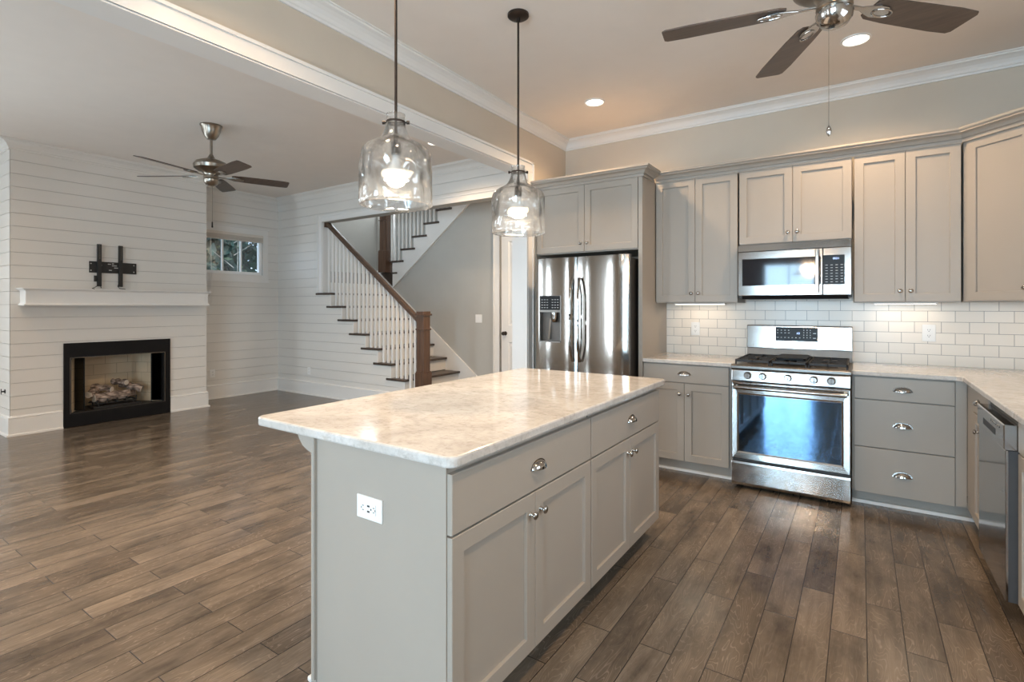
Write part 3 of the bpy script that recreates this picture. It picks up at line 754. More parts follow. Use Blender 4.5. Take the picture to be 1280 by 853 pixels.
# ------------------------------------------------------------------ cabinets
def knob_mb(M, x, z, y=0.0):
    return MB(M).lathe([(0.009, y), (0.0085, y - 0.003), (0.0055, y - 0.006), (0.0050, y - 0.016), (0.0125, y - 0.019), (0.0150, y - 0.023), (0.0135, y - 0.027), (0.006, y - 0.030), (0.001, y - 0.0305)], (x, 0, z), 'Y', 16)
def cup_mb(M, x, z, y=0.0, w=0.048, h=0.030, dp=0.026):
    """a cup pull: quarter dome, open below, with a flange on the drawer"""
    mb = MB(M)
    def dome(sc):
        def fn(u, v):
            a = PI * u; b = (PI / 2) * v
            return (x + w * sc * math.cos(a), y - dp * sc * math.sin(a) * math.cos(b) - 0.001, z - 0.008 + h * sc * math.sin(a) * math.sin(b) * 1.0)
        return fn
    mb.grid(dome(1.0), 18, 7)
    mb.grid(lambda u, v: dome(0.93)(u, v), 18, 7)
    # lip between the shells, and the flange
    mb.grid(lambda u, v: tuple((1 - v) * a + v * b for a, b in zip(dome(1.0)(u, 0), dome(0.93)(u, 0))), 18, 1)
    def fl(u, v):
        a = PI * u; s = 1.0 + 0.13 * v
        return (x + w * s * math.cos(a), y - 0.0015, z - 0.008 + h * s * math.sin(a))
    mb.grid(fl, 18, 1)
    return mb
def add_knob(M, parent, x, z): knob_mb(M, x, z).build('knob', CHROME, parent, smooth=50)
def add_cup(M, parent, x, z): cup_mb(M, x, z).build('cup_pull', CHROME, parent, smooth=60)

def cabinet(M, label, w, depth, z0, z1, fronts, name='base_cabinet', cat='cabinet', group=None, toe=True, carc=(0, 0), tdepth=0.075):
    base = M @ Vector((w / 2, depth / 2, 0 if toe else z0))
    root = thing(name, label, cat, base, group)
    cz0 = 0.105 if toe else z0
    c = MB(M); c.box(carc[0], w - carc[1], 0.021, depth, cz0, z1)
    c.build('carcass', CAB, root)
    if toe:
        MB(M).box(carc[0], w - carc[1], 0.021 + tdepth, depth, 0.002, cz0).build('toe_kick', CAB, root)
    for f in fronts:
        kind, x0, x1, a, b = f[:5]
        o = MB(M)
        if kind == 'door': o.shaker(x0, x1, a, b); p = o.build('door', CAB, root)
        else: o.slab(x0, x1, a, b); p = o.build('drawer', CAB, root)
        if len(f) > 5 and f[5]:
            if kind == 'door': add_knob(M, p, *f[5])
            else: add_cup(M, p, *f[5])
    return root
G = 0.003
# left of the range: one drawer over two doors
YB = 4.29
M1 = frame(-1.538, YB)
w = 0.690
base_l = cabinet(M1, 'grey base cabinet with one drawer over two doors between refrigerator and range', w, WB - 0.010 - YB, 0, 0.90,
    [('drawer', G, w - G, 0.748, 0.892, (w / 2 - 0.0, 0.817)), ('door', G, w / 2 - G / 2, 0.108, 0.742, (w / 2 - 0.035, 0.655)), ('door', w / 2 + G / 2, w - G, 0.108, 0.742, (w / 2 + 0.035, 0.655))],
    group=None, carc=(0, -0.033))
MB(M1).box(0, w + 0.03, 0.075, 0.094, 0, 0.02).build('shoe_molding', WHITE, base_l)
# right of the range: three drawers
M2 = frame(-0.037, YB); w = 0.537
base_r = cabinet(M2, 'grey base cabinet of three drawers with cup pulls, right of the range', w, WB - 0.010 - YB, 0, 0.90,
    [('drawer', G, w - G, 0.740, 0.890, (w / 2 + 0.0, 0.810)), ('drawer', G, w - G, 0.415, 0.734, (w / 2, 0.572)), ('drawer', G, w - G, 0.100, 0.409, (w / 2, 0.243))], carc=(-0.012, -0.02))
MB(M2).box(w + 0.02, w + 0.15, 0.097, 0.116, 0.002, 0.105).build('toe_kick', CAB, base_r)
MB(M2).box(w, w + 0.055, 0.006, 0.025, 0.105, 0.90).build('filler_strip', CAB, base_r)
MB(M2).box(-0.012, w + 0.055 + 0.06, 0.075, 0.094, 0, 0.022).build('shoe_molding', WHITE, base_r)
# right-hand run, facing -x: local x runs towards the camera
XF = 0.553
M3 = frame(XF, 4.262, -PI / 2); w = 0.632
cab3 = cabinet(M3, 'narrow grey base cabinet with drawer and door in the corner beside the dishwasher', w, XR - 0.010 - XF, 0, 0.90,
    [('drawer', 0.19, w - G, 0.752, 0.89, (0.375, 0.82)), ('door', 0.19, w - G, 0.108, 0.746, (0.40, 0.665))])
MB(M3).box(-0.034, 0.187, 0.004, 0.021, 0.105, 0.90).build('filler_strip', CAB, cab3)
M4 = frame(XF, 3.015, -PI / 2); w = 0.914
cabinet(M4, 'grey base cabinet at the photo edge, nearer than the dishwasher', w, XR - 0.010 - XF, 0, 0.90,
    [('drawer', G, w - G, 0.752, 0.89), ('door', G, w / 2 - G / 2, 0.108, 0.746, (w / 2 - 0.035, 0.66)), ('door', w / 2 + G / 2, w - G, 0.108, 0.746, (w / 2 + 0.035, 0.66))])

# island: two cabinets facing +x (local x runs along +y)
XI = -1.0
IY = (1.165, 2.121, 3.065)
isl_lab = ['island cabinet with drawer and two doors at the near end, outlet on its side', 'island cabinet with drawer and two doors at the end nearest the range wall']
for i in range(2):
    y0, y1 = IY[i], IY[i + 1]
    M = frame(XI, y0, PI / 2); w = y1 - y0
    c = cabinet(M, isl_lab[i], w, 0.63, 0, 0.897,
        [('drawer', G + 0.002, w - G, 0.690, 0.872, (w / 2 + 0.02, 0.775)), ('door', G + 0.002, w / 2 - G / 2, 0.105, 0.683, (w / 2 - 0.035, 0.61)), ('door', w / 2 + G / 2, w - G, 0.105, 0.683, (w / 2 + 0.035, 0.61))],
        name='island_cabinet', group=None, carc=(0.006, 0.006 if i == 0 else 0.0))
    MB().box(-1.655, -1.635, y0 - (0.004 if i == 0 else 0), y1, 0.0, 0.897).build('back_panel', CAB, c)
    if i == 0:
        e = MB(); e.box(-1.635, XI - 0.019, y0 - 0.0, y0 + 0.005, 0.0, 0.897); e.build('end_panel', CAB, c)
        e = MB(); e.cyl((-1.646, y0 - 0.006, 0.018), 0.009, 0.879, 'Z', 12); e.build('corner_bead', CAB, c, smooth=60)
        e = MB(); e.sweep([(-1.668, IY[1]), (-1.668, y0 - 0.006), (XI - 0.02, y0 - 0.006)][::-1], [(-0.0, 0), (-0.0, 0)][:0] or [(0.0, 0), (0.016, 0), (0.014, 0.012), (0.004, 0.020), (0.0, 0.020)]) if False else None
        e = MB(); e.box(-1.678, -1.655, y0 - 0.012, y1, 0.0, 0.02); e.build('shoe_molding', WHITE, c, bevel=0.006)
    # corbels under the overhang
    for yc in ((y0 + 0.03, (y0 + y1) / 2) if i == 0 else ((y0 + 0.1), y1 - 0.06)):
        pts = [(-1.655, 0.896), (-1.765, 0.896), (-1.765, 0.888), (-1.756, 0.872), (-1.735, 0.850), (-1.705, 0.836), (-1.680, 0.830), (-1.655, 0.815)]
        MB().prism(pts, yc - 0.022, yc + 0.022, 'Y').build('corbel', CAB, c)

# uppers
YU = 4.60
UD = WB - 0.010 - YU
MU1 = frame(-1.534, YU); w = 0.694
def upper_cab(x0, x1, z0, fronts, label, crown_idx, path):
    M = frame(x0, YU)
    c = cabinet(M, label, x1 - x0, UD, z0, 2.485, fronts, name='wall_cabinet', toe=False, group=None, carc=(0.006, 0.006))
    return c
CRP = [(0, 2.476), (0.016, 2.476), (0.016, 2.486), (0.008, 2.489), (0.009, 2.500), (0.020, 2.503), (0.024, 2.512), (0.034, 2.524), (0.050, 2.531), (0.060, 2.533), (0.060, 2.541), (0.066, 2.544), (0.072, 2.550), (0.072, 2.564), (0, 2.564)]
UPATH = [(-1.53, YU + 0.005), (-0.838, YU + 0.005), (-0.047, YU + 0.005), (0.5735, YU + 0.005), (0.86, YU + 0.005 - 0.2865), (XR - 0.01, YU + 0.005 - 0.2865)]
zt = 2.478
w = 0.694
c1 = upper_cab(-1.534, -0.840, 1.402, [('door', 0.005, w / 2 - G / 2, 1.408, zt, (w / 2 - 0.030, 1.483)), ('door', w / 2 + G / 2, w - 0.005, 1.408, zt, (w / 2 + 0.030, 1.483))], 'tall taupe wall cabinet with two doors between refrigerator and microwave', 0, UPATH)
MB().sweep(UPATH, CRP, only=[0]).build('crown', CAB, c1)
w = 0.788
c2 = upper_cab(-0.836, -0.048, 1.870, [('door', 0.005, w / 2 - G / 2, 1.878, zt, (w / 2 - 0.032, 1.953)), ('door', w / 2 + G / 2, w - 0.006, 1.878, zt, (w / 2 + 0.032, 1.953))], 'short taupe wall cabinet with two doors over the microwave', 1, UPATH)
MB().sweep(UPATH, CRP, only=[1]).build('crown', CAB, c2)
w = 0.615
c3 = upper_cab(-0.044, 0.5735, 1.399, [('door', 0.006, w / 2 - G / 2, 1.405, zt, (w / 2 - 0.030, 1.480)), ('door', w / 2 + G / 2, w - 0.007, 1.405, zt, (w / 2 + 0.030, 1.480))], 'tall taupe wall cabinet with two doors right of the microwave', 2, UPATH)
MB().sweep(UPATH, CRP, only=[2]).build('crown', CAB, c3)
# diagonal corner cabinet
corner = thing('corner_cabinet', 'diagonal taupe corner wall cabinet with a single door', 'cabinet', (0.9, 4.65, 1.40))
MB().prism([(0.5775, WB - 0.01), (0.5775, YU + 0.022), (0.865, YU + 0.022 - 0.2875), (XR - 0.01, YU + 0.022 - 0.2875), (XR - 0.01, WB - 0.01)], 1.402, 2.485, 'Z').build('carcass', CAB, corner)
MD = frame(0.5785, YU + 0.002, -PI / 4)
dw = 0.40
dd = MB(MD).shaker(0.016, dw - 0.004, 1.408, zt).build('door', CAB, corner)
add_knob(MD, dd, dw - 0.035, 1.483)
MB().sweep(UPATH, CRP, only=[3, 4]).build('crown', CAB, corner)

# refrigerator enclosure
fc = thing('refrigerator_cabinet', 'taupe cabinet surround over the refrigerator with two doors and tall side panel', 'cabinet', (-2.08, 4.6, 0))
YF = 4.27
MB().box(-2.628, -1.572, YF + 0.021, WB - 0.002, 1.862, 2.485).build('carcass', CAB, fc)
MB().box(-1.572, -1.537, YF, WB - 0.002, 0.002, 2.485).build('side_panel', CAB, fc)
MB().box(-2.628, -2.590, YF, WB - 0.002, 0.002, 2.485).build('side_panel', CAB, fc)
MF = frame(-2.588, YF); w = 1.013
o = MB(MF).shaker(G, w / 2 - G / 2, 1.870, zt).build('door', CAB, fc); add_knob(MF, o, w / 2 - 0.032, 1.945)
o = MB(MF).shaker(w / 2 + G / 2, w - G, 1.870, zt).build('door', CAB, fc); add_knob(MF, o, w / 2 + 0.032, 1.945)
MB().sweep([(-2.628, YF + 0.002), (-1.534, YF + 0.002), (-1.534, YU - 0.075)], CRP).build('crown', CAB, fc)

# ------------------------------------------------------------------ countertops
CT0, CT1 = 0.900, 0.932
tag(MB().box(-1.534, -0.815, 4.262, WB - 0.009, CT0, CT1).build('countertop', GRAN, bevel=0.006), 'short white granite countertop between refrigerator panel and range', 'countertop')
tag(MB().prism([(-0.051, 4.262), (0.50, 4.262), (0.528, 4.235), (0.528, 1.9), (XR - 0.009, 1.9), (XR - 0.009, WB - 0.009), (-0.051, WB - 0.009)], CT0, CT1, 'Z').build('countertop', GRAN, bevel=0.006), 'long L-shaped white granite countertop turning the kitchen corner', 'countertop')
def rrect(x0, x1, y0, y1, r, n=5):
    pts = []
    for cx, cy, a0 in ((x1 - r, y0 + r, -PI / 2), (x1 - r, y1 - r, 0), (x0 + r, y1 - r, PI / 2), (x0 + r, y0 + r, PI)):
        for i in range(n + 1):
            a = a0 + PI / 2 * i / n; pts.append((cx + r * math.cos(a), cy + r * math.sin(a)))
    return pts
tag(MB().prism(rrect(-2.005, -0.975, 1.142, 3.122, 0.035), CT0 - 0.003, CT1, 'Z').build('island_countertop', GRAN, bevel=0.007), 'large white granite island top with rounded corners', 'countertop')
# backsplash
mb = MB(); mb.box(-1.536, XR - 0.001, WB - 0.008, WB, CT1 + 0.0005, 1.40); mb.box(-0.815, -0.051, WB - 0.008, WB, 0.80, CT1); mb.box(-0.836, -0.048, WB - 0.008, WB, 1.40, 1.50)
mb.box(XR - 0.008, XR, 2.6, WB - 0.008, CT1 + 0.0005, 1.40)
mb.build('wall_backsplash', TILE, kind='structure')

# ------------------------------------------------------------------ refrigerator
fr = thing('refrigerator', 'stainless side-by-side refrigerator with water dispenser in the left door', 'refrigerator', (-2.05, 4.5, 0))
MB().box(-2.498, -1.602, 4.165, 4.90, 0.03, 1.785).build('body', DKGREY, fr, bevel=0.006)
def yfront(x, x0, x1, y0=4.10, bulge=0.022):
    u = (2 * x - x0 - x1) / (x1 - x0)
    return y0 + bulge * (u * u) ** 1.6
def curved(mb, x0, x1, z0, z1, dx0, dx1, n=12, yb=4.16):
    pts = [(x0 + (x1 - x0) * i / n, yfront(x0 + (x1 - x0) * i / n, dx0, dx1)) for i in range(n + 1)]
    mb.prism(pts + [(x1, yb), (x0, yb)], z0, z1, 'Z')
L0, L1, R0, R1 = -2.500, -2.078, -2.070, -1.600
ZD0, ZD1 = 0.10, 1.808
DX0, DX1, DZ0, DZ1 = -2.452, -2.228, 1.045, 1.468
ld = MB()
curved(ld, L0, L1, ZD0, DZ0, L0, L1, 20); curved(ld, L0, L1, DZ1, ZD1, L0, L1, 20)
curved(ld, L0, DX0, DZ0, DZ1, L0, L1, 4); curved(ld, DX1, L1, DZ0, DZ1, L0, L1, 10)
ldoor = ld.build('door', STEEL, fr, smooth=30)
rd = MB(); curved(rd, R0, R1, ZD0, ZD1, R0, R1, 24)
rdoor = rd.build('door', STEEL, fr, smooth=30)
def handle(x, parent, s):
    pts = []
    for i in range(15):
        t = i / 14; z = 0.885 + 0.735 * t
        b = math.sin(PI * t)
        pts.append((x - s * 0.006 * b, 4.098 - 0.052 * min(1, b * 1.6) ** 0.7, z))
    mb = MB(); mb.tube(pts, 0.0125, 12)
    mb.build('handle', STEEL, parent, smooth=60)
handle(-2.108, ldoor, 1); handle(-2.040, rdoor, -1)
dsp = MB()
dsp.box(DX0, DX1, 4.155, 4.16, DZ0, DZ1)
dsp.box(DX0, DX0 + 0.008, 4.097, 4.155, DZ0, DZ1); dsp.box(DX1 - 0.008, DX1, 4.097, 4.155, DZ0, DZ1)
dsp.box(DX0, DX1, 4.097, 4.155, DZ0, DZ0 + 0.010); dsp.box(DX0, DX1, 4.096, 4.155, 1.318, 1.338)
dsp_o = dsp.build('dispenser', COOKTOP, ldoor)
MB().box(DX0 + 0.008, DX1 - 0.008, 4.0975, 4.15, 1.338, DZ1 - 0.004).build('control_panel', DISPLAY, dsp_o)
MB().box(DX0 + 0.008, DX1 - 0.008, 4.148, 4.154, DZ0 + 0.01, 1.318).build('dispenser_recess', plain('dispenser_grey', (0.11, 0.095, 0.082), 0.4, noise=0.05), dsp_o)
nz = MB(); nz.lathe([(0.038, 0), (0.036, -0.06), (0.030, -0.085), (0.020, -0.09)], (-2.305, 4.126, 1.316), 'Z', 20); nz.build('dispenser_nozzle', STEEL, dsp_o, smooth=50)
MB().prism([(4.152, 1.26), (4.146, 1.26), (4.112, 1.07), (4.152, 1.07)], -2.372, -2.352, 'X').build('dispenser_paddle', CHROME, dsp_o)
pm = MB()
for r in range(4):
    for c_ in (0, 1, 2, 4, 5, 6):
        pm.box(DX0 + 0.022 + c_ * 0.027, DX0 + 0.038 + c_ * 0.027, 4.0968, 4.0975, 1.357 + r * 0.024, 1.361 + r * 0.024)
pm.build('button_marks', INK, dsp_o)
hg = MB(); hg.box(-2.49, -2.40, 4.12, 4.22, 1.786, 1.815); hg.box(-1.70, -1.61, 4.12, 4.22, 1.786, 1.815)
hg.build('hinge_cover', DKGREY, fr, bevel=0.006)
MB().box(-2.49, -1.61, 4.13, 4.165, 0.02, 0.095).build('base_grille', DKGREY, fr)

# ------------------------------------------------------------------ range
rg = thing('range', 'stainless gas range with five knobs and dark oven window', 'range', (-0.433, 4.5, 0))
RX0, RX1, RYF = -0.812, -0.054, 4.188
MB().box(RX0 + 0.004, RX1 - 0.004, RYF + 0.035, 4.90, 0.03, 0.905).build('body', DKGREY, rg)
MB().prism([(RYF + 0.036, 0.028), (RYF + 0.006, 0.028), (RYF, 0.05), (RYF, 0.19), (RYF + 0.004, 0.206), (RYF + 0.036, 0.206)], RX0, RX1, 'X').build('storage_drawer', STEELX, rg, bevel=0.003)
od = MB()
wx0, wx1, wz0, wz1 = -0.762, -0.107, 0.282, 0.710
def rring(mb, x0, x1, z0, z1, y): return [mb.v(p) for p in ((x0, y, z0), (x1, y, z0), (x1, y, z1), (x0, y, z1))]
rs = [rring(od, RX0, RX1, 0.224, 0.806, RYF + 0.036), rring(od, RX0, RX1, 0.224, 0.806, RYF + 0.006), rring(od, RX0 + 0.006, RX1 - 0.006, 0.230, 0.800, RYF),
      rring(od, wx0 - 0.012, wx1 + 0.012, wz0 - 0.012, wz1 + 0.012, RYF + 0.003), rring(od, wx0, wx1, wz0, wz1, RYF + 0.008)]
for a, b in zip(rs, rs[1:]):
    for k in range(4): od.f([a[k], b[k], b[(k + 1) % 4], a[(k + 1) % 4]])
od.f(rs[0]); od.f(rs[-1])
oven = od.build('oven_door', STEELX, rg)
MB().box(wx0 + 0.001, wx1 - 0.001, RYF + 0.0055, RYF + 0.0078, wz0 + 0.001, wz1 - 0.001).build('oven_window', OVENGLASS, oven)
hb = MB(); hb.tube([(RX0 + 0.02, RYF - 0.046, 0.768), (RX1 - 0.02, RYF - 0.046, 0.768)], 0.0145, 14)
hb.tube([(RX0 + 0.035, RYF + 0.002, 0.768), (RX0 + 0.035, RYF - 0.046, 0.768)], 0.011, 10); hb.tube([(RX1 - 0.035, RYF + 0.002, 0.768), (RX1 - 0.035, RYF - 0.046, 0.768)], 0.011, 10)
hb.build('oven_handle', STEELX, oven, smooth=60)
cpn = MB(); cpn.prism([(RYF + 0.036, 0.812), (RYF + 0.002, 0.812), (RYF + 0.010, 0.892), (RYF + 0.036, 0.900)], RX0, RX1, 'X')
cpo = cpn.build('control_panel', STEELX, rg, bevel=0.004)
for kx in (-0.699, -0.597, -0.433, -0.271, -0.166):
    kb = MB(); kb.lathe([(0.027, 0.004), (0.027, -0.006), (0.0225, -0.010), (0.021, -0.030), (0.019, -0.034), (0.001, -0.034)], (kx, RYF + 0.004, 0.856), 'Y', 20)
    kbo = kb.build('burner_knob', CHROME, cpo, smooth=40)
    MB().box(kx - 0.004, kx + 0.004, RYF - 0.036, RYF - 0.026, 0.836, 0.876).build('knob_grip', CHROME, kbo, bevel=0.002)
# cooktop
ck = MB()
ck.prism([(RYF + 0.006, 0.895), (RYF - 0.006, 0.905), (RYF - 0.006, 0.925), (RYF + 0.01, 0.934), (RYF + 0.035, 0.930), (4.84, 0.930), (4.84, 0.895)], RX0 - 0.004, RX1 + 0.004, 'X')
cko = ck.build('cooktop', COOKTOP, rg, bevel=0.003)
for bx, by, r in ((-0.66, 4.37, 0.042), (-0.66, 4.66, 0.036), (-0.433, 4.50, 0.05), (-0.206, 4.37, 0.046), (-0.206, 4.66, 0.034)):
    bb = MB(); bb.lathe([(r + 0.03, 0.0), (r + 0.024, 0.006), (r + 0.004, 0.008), (r, 0.018), (r - 0.004, 0.024), (0.002, 0.026)], (bx, by, 0.9305), 'Z', 22)
    bb.build('burner', IRON, cko, smooth=40)
for gx0, gx1 in ((-0.795, -0.555), (-0.548, -0.318), (-0.311, -0.071)):
    g = MB(); zt_, zb_ = 0.968, 0.950
    gy0, gy1 = 4.235, 4.795
    b = 0.011
    for x in (gx0, gx1 - b): g.box(x, x + b, gy0, gy1, zb_, zt_)
    for y in (gy0, (gy0 + gy1) / 2 - b / 2, gy1 - b): g.box(gx0, gx1, y, y + b, zb_, zt_)
    xm = (gx0 + gx1) / 2
    g.box(xm - b / 2, xm + b / 2, gy0, gy0 + 0.09, zb_, zt_); g.box(xm - b / 2, xm + b / 2, gy1 - 0.09, gy1, zb_, zt_)
    g.box(xm - b / 2, xm + b / 2, (gy0 + gy1) / 2 - 0.09, (gy0 + gy1) / 2 + 0.09, zb_, zt_)
    for yy in (gy0 + 0.14, gy1 - 0.14):
        g.box(gx0, gx0 + 0.075, yy - b / 2, yy + b / 2, zb_, zt_); g.box(gx1 - 0.075, gx1, yy - b / 2, yy + b / 2, zb_, zt_)
    for x in (gx0, gx1 - b):
        for y in (gy0, gy1 - b): g.box(x, x + b, y, y + b, 0.930, zb_)
    g.build('grate', IRON, cko, bevel=0.002)
gp = MB(); gp.prism(rrect(-0.53, -0.336, 4.36, 4.72, 0.02), 0.9685, 0.978, 'Z')
gpo = tag(gp.build('griddle', BLACK, None, bevel=0.003), 'black cast iron griddle lying on the centre burner grate', 'griddle')
g2 = MB(); g2.prism(rrect(-0.535, -0.331, 4.355, 4.725, 0.022), 0.977, 0.985, 'Z'); g2.build('griddle_rim', BLACK, gpo, bevel=0.003)
# backguard
bgd = MB(); bgd.prism([(4.84, 0.90), (4.915, 0.90), (4.915, 1.03), (4.86, 1.03), (4.84, 0.93)], RX0, RX1, 'X')
bgo = bgd.build('backguard', COOKTOP, rg)
bp = MB(); bp.prism([(4.842, 1.018), (4.930, 1.018), (4.930, 1.212), (4.866, 1.212), (4.856, 1.207)], RX0 - 0.003, RX1 + 0.003, 'X')
bpo = bp.build('backguard_panel', STEELX, rg, bevel=0.004)
TILT = math.atan((4.856 - 4.842) / 0.189)
def bgy(z): return 4.842 + (z - 1.018) / 0.189 * 0.014
mb = MB(); xs0, xs1 = -0.592, -0.286
vv = []
for z in (1.083, 1.198):
    vv.append([(xs0, bgy(z) - 0.002, z), (xs1, bgy(z) - 0.002, z), (xs1, bgy(z) + 0.004, z), (xs0, bgy(z) + 0.004, z)])
a = [mb.v(p) for p in vv[0]]; b = [mb.v(p) for p in vv[1]]
mb.f(a); mb.f(list(reversed(b)))
for k in range(4): mb.f([a[k], a[(k + 1) % 4], b[(k + 1) % 4], b[k]])
disp = mb.build('display_panel', DISPLAY, bpo)
def onback(x, z, off=-0.0028): return Matrix.Translation((x, bgy(z) + off, z)) @ Matrix.Rotation(PI / 2 - TILT, 4, 'X')
text('clock_digits', '60', 0.024, onback(-0.425, 1.148), CLOCK, disp)
pm = MB()
rnd = random.Random(4)
for r, zz in enumerate((1.172, 1.150, 1.112)):
    for x in [xs0 + 0.018 + 0.027 * i for i in range(4 if r < 2 else 7)]:
        y = bgy(zz) - 0.0026; pm.box(x - 0.007, x + 0.007 * rnd.uniform(0.3, 1), y - 0.0003, y, zz - 0.0028, zz + 0.0028)
for i in range(3):
    for j in range(4):
        x = -0.385 + i * 0.023; zz = 1.175 - j * 0.020; y = bgy(zz) - 0.0026; pm.box(x - 0.003, x + 0.003, y - 0.0003, y, zz - 0.004, zz + 0.004)
for zz in (1.150, 1.112):
    x = -0.31; y = bgy(zz) - 0.0026; pm.box(x - 0.010, x + 0.010, y - 0.0003, y, zz - 0.003, zz + 0.003)
pm.build('button_marks', INK, disp)
text('brand_lettering', 'SAMSUNG', 0.016, onback(-0.437, 1.052, -0.0006), DKINK, bpo)

# ------------------------------------------------------------------ microwave
mw = thing('microwave', 'stainless over-the-range microwave above the gas range', 'microwave', (-0.442, 4.72, 1.44))
MX0, MX1, MYF = -0.830, -0.055, 4.53
MB().box(MX0 + 0.003, MX1 - 0.003, MYF + 0.035, 4.925, 1.442, 1.866).build('body', DKGREY, mw)
MB().prism([(MYF + 0.036, 1.813), (MYF + 0.004, 1.813), (MYF + 0.010, 1.864), (MYF + 0.036, 1.866)], MX0, MX1, 'X').build('vent_panel', STEELX, mw, bevel=0.002)
md = MB()
mx1 = -0.237
a0, a1, b0, b1 = -0.797, -0.300, 1.535, 1.752
rs = [rring(md, MX0, mx1, 1.456, 1.809, MYF + 0.036), rring(md, MX0, mx1, 1.456, 1.809, MYF + 0.004), rring(md, MX0 + 0.004, mx1 - 0.003, 1.460, 1.806, MYF),
      rring(md, a0, -0.2375 - 0.006, b0, b1, MYF), rring(md, a0 + 0.002, -0.2375 - 0.008, b0 + 0.002, b1 - 0.002, MYF + 0.004)]
for a, b in zip(rs, rs[1:]):
    for k in range(4): md.f([a[k], b[k], b[(k + 1) % 4], a[(k + 1) % 4]])
md.f(rs[0]); md.f(rs[-1])
mdo = md.build('door', STEELX, mw)
MB().box(a0 + 0.003, -0.247, MYF + 0.0015, MYF + 0.0038, b0 + 0.003, b1 - 0.003).build('door_window', BLKGLASS, mdo)
hm = MB(); hm.prism(rrect(-0.284, -0.258, MYF - 0.040, MYF - 0.024, 0.006), 1.474, 1.800, 'Z')
hm.box(-0.279, -0.263, MYF - 0.026, MYF + 0.001, 1.484, 1.506); hm.box(-0.279, -0.263, MYF - 0.026, MYF + 0.001, 1.768, 1.790)
hm.build('handle', STEEL, mdo, smooth=40)
cpm = MB(); cpm.slab(-0.234, MX1, 1.456, 1.809, MYF, 0.036, 0.003)
cpmo = cpm.build('control_panel', STEELX, mw)
MB().box(-0.232, -0.097, MYF - 0.0012, MYF + 0.001, b0, b1 + 0.002).build('keypad', DISPLAY, cpmo)
text('clock_digits', '0021', 0.021, Matrix.Translation((-0.150, MYF - 0.0016, 1.727)) @ Matrix.Rotation(PI / 2, 4, 'X'), CLOCK, cpmo)
text('brand_lettering', 'SAMSUNG', 0.015, Matrix.Translation((-0.512, MYF - 0.0003, 1.497)) @ Matrix.Rotation(PI / 2, 4, 'X'), DKINK, mdo)
pm = MB()
for r in range(7):
    for c_ in range(4):
        pm.box(-0.218 + c_ * 0.032, -0.203 + c_ * 0.032, MYF - 0.0016, MYF - 0.0012, 1.552 + r * 0.021, 1.5555 + r * 0.021)
pm.build('button_marks', INK, cpmo)
ub = MB(); ub.prism([(MYF + 0.004, 1.455), (MYF + 0.02, 1.428), (4.90, 1.428), (4.90, 1.4415), (MYF + 0.036, 1.4415), (MYF + 0.036, 1.455)], MX0 + 0.03, MX1 - 0.02, 'X'); ub.build('underside_grille', BLACK, mw)

# ------------------------------------------------------------------ dishwasher (faces -x)
dw_ = thing('dishwasher', 'stainless dishwasher in the right counter run', 'dishwasher', (0.85, 3.32, 0))
MW = frame(0.515, 3.622, -PI / 2); w = 0.600
MB(MW).box(0.004, w - 0.004, 0.045, 0.60, 0.10, 0.875).build('body', DKGREY, dw_)
MB(MW).slab(0, w, 0.105, 0.752, 0.0, 0.009, 0.002).build('door', STEEL, dw_)
cpd = MB(MW).slab(0, w, 0.755, 0.862, -0.006, 0.060, 0.004).build('control_panel', STEELX, dw_)
MB(MW).box(0.16, 0.44, -0.0068, -0.0055, 0.785, 0.815).build('grip_recess', BLACK, cpd)
bm_ = MB(MW)
for i in range(6): bm_.cyl((0.34 + i * 0.035, -0.006, 0.838), 0.006, -0.002, 'Y', 10)
bm_.build('buttons', CHROME, cpd)
MB(MW).box(0.002, w - 0.002, 0.0095, 0.045, 0.105, 0.752).build('door_seal', plain('grey_gasket', (0.04, 0.037, 0.036), 0.5, noise=0.1), dw_)
MB(MW).box(0.0, w, 0.10, 0.13, 0.0, 0.10).build('kick_plate', BLACK, dw_)

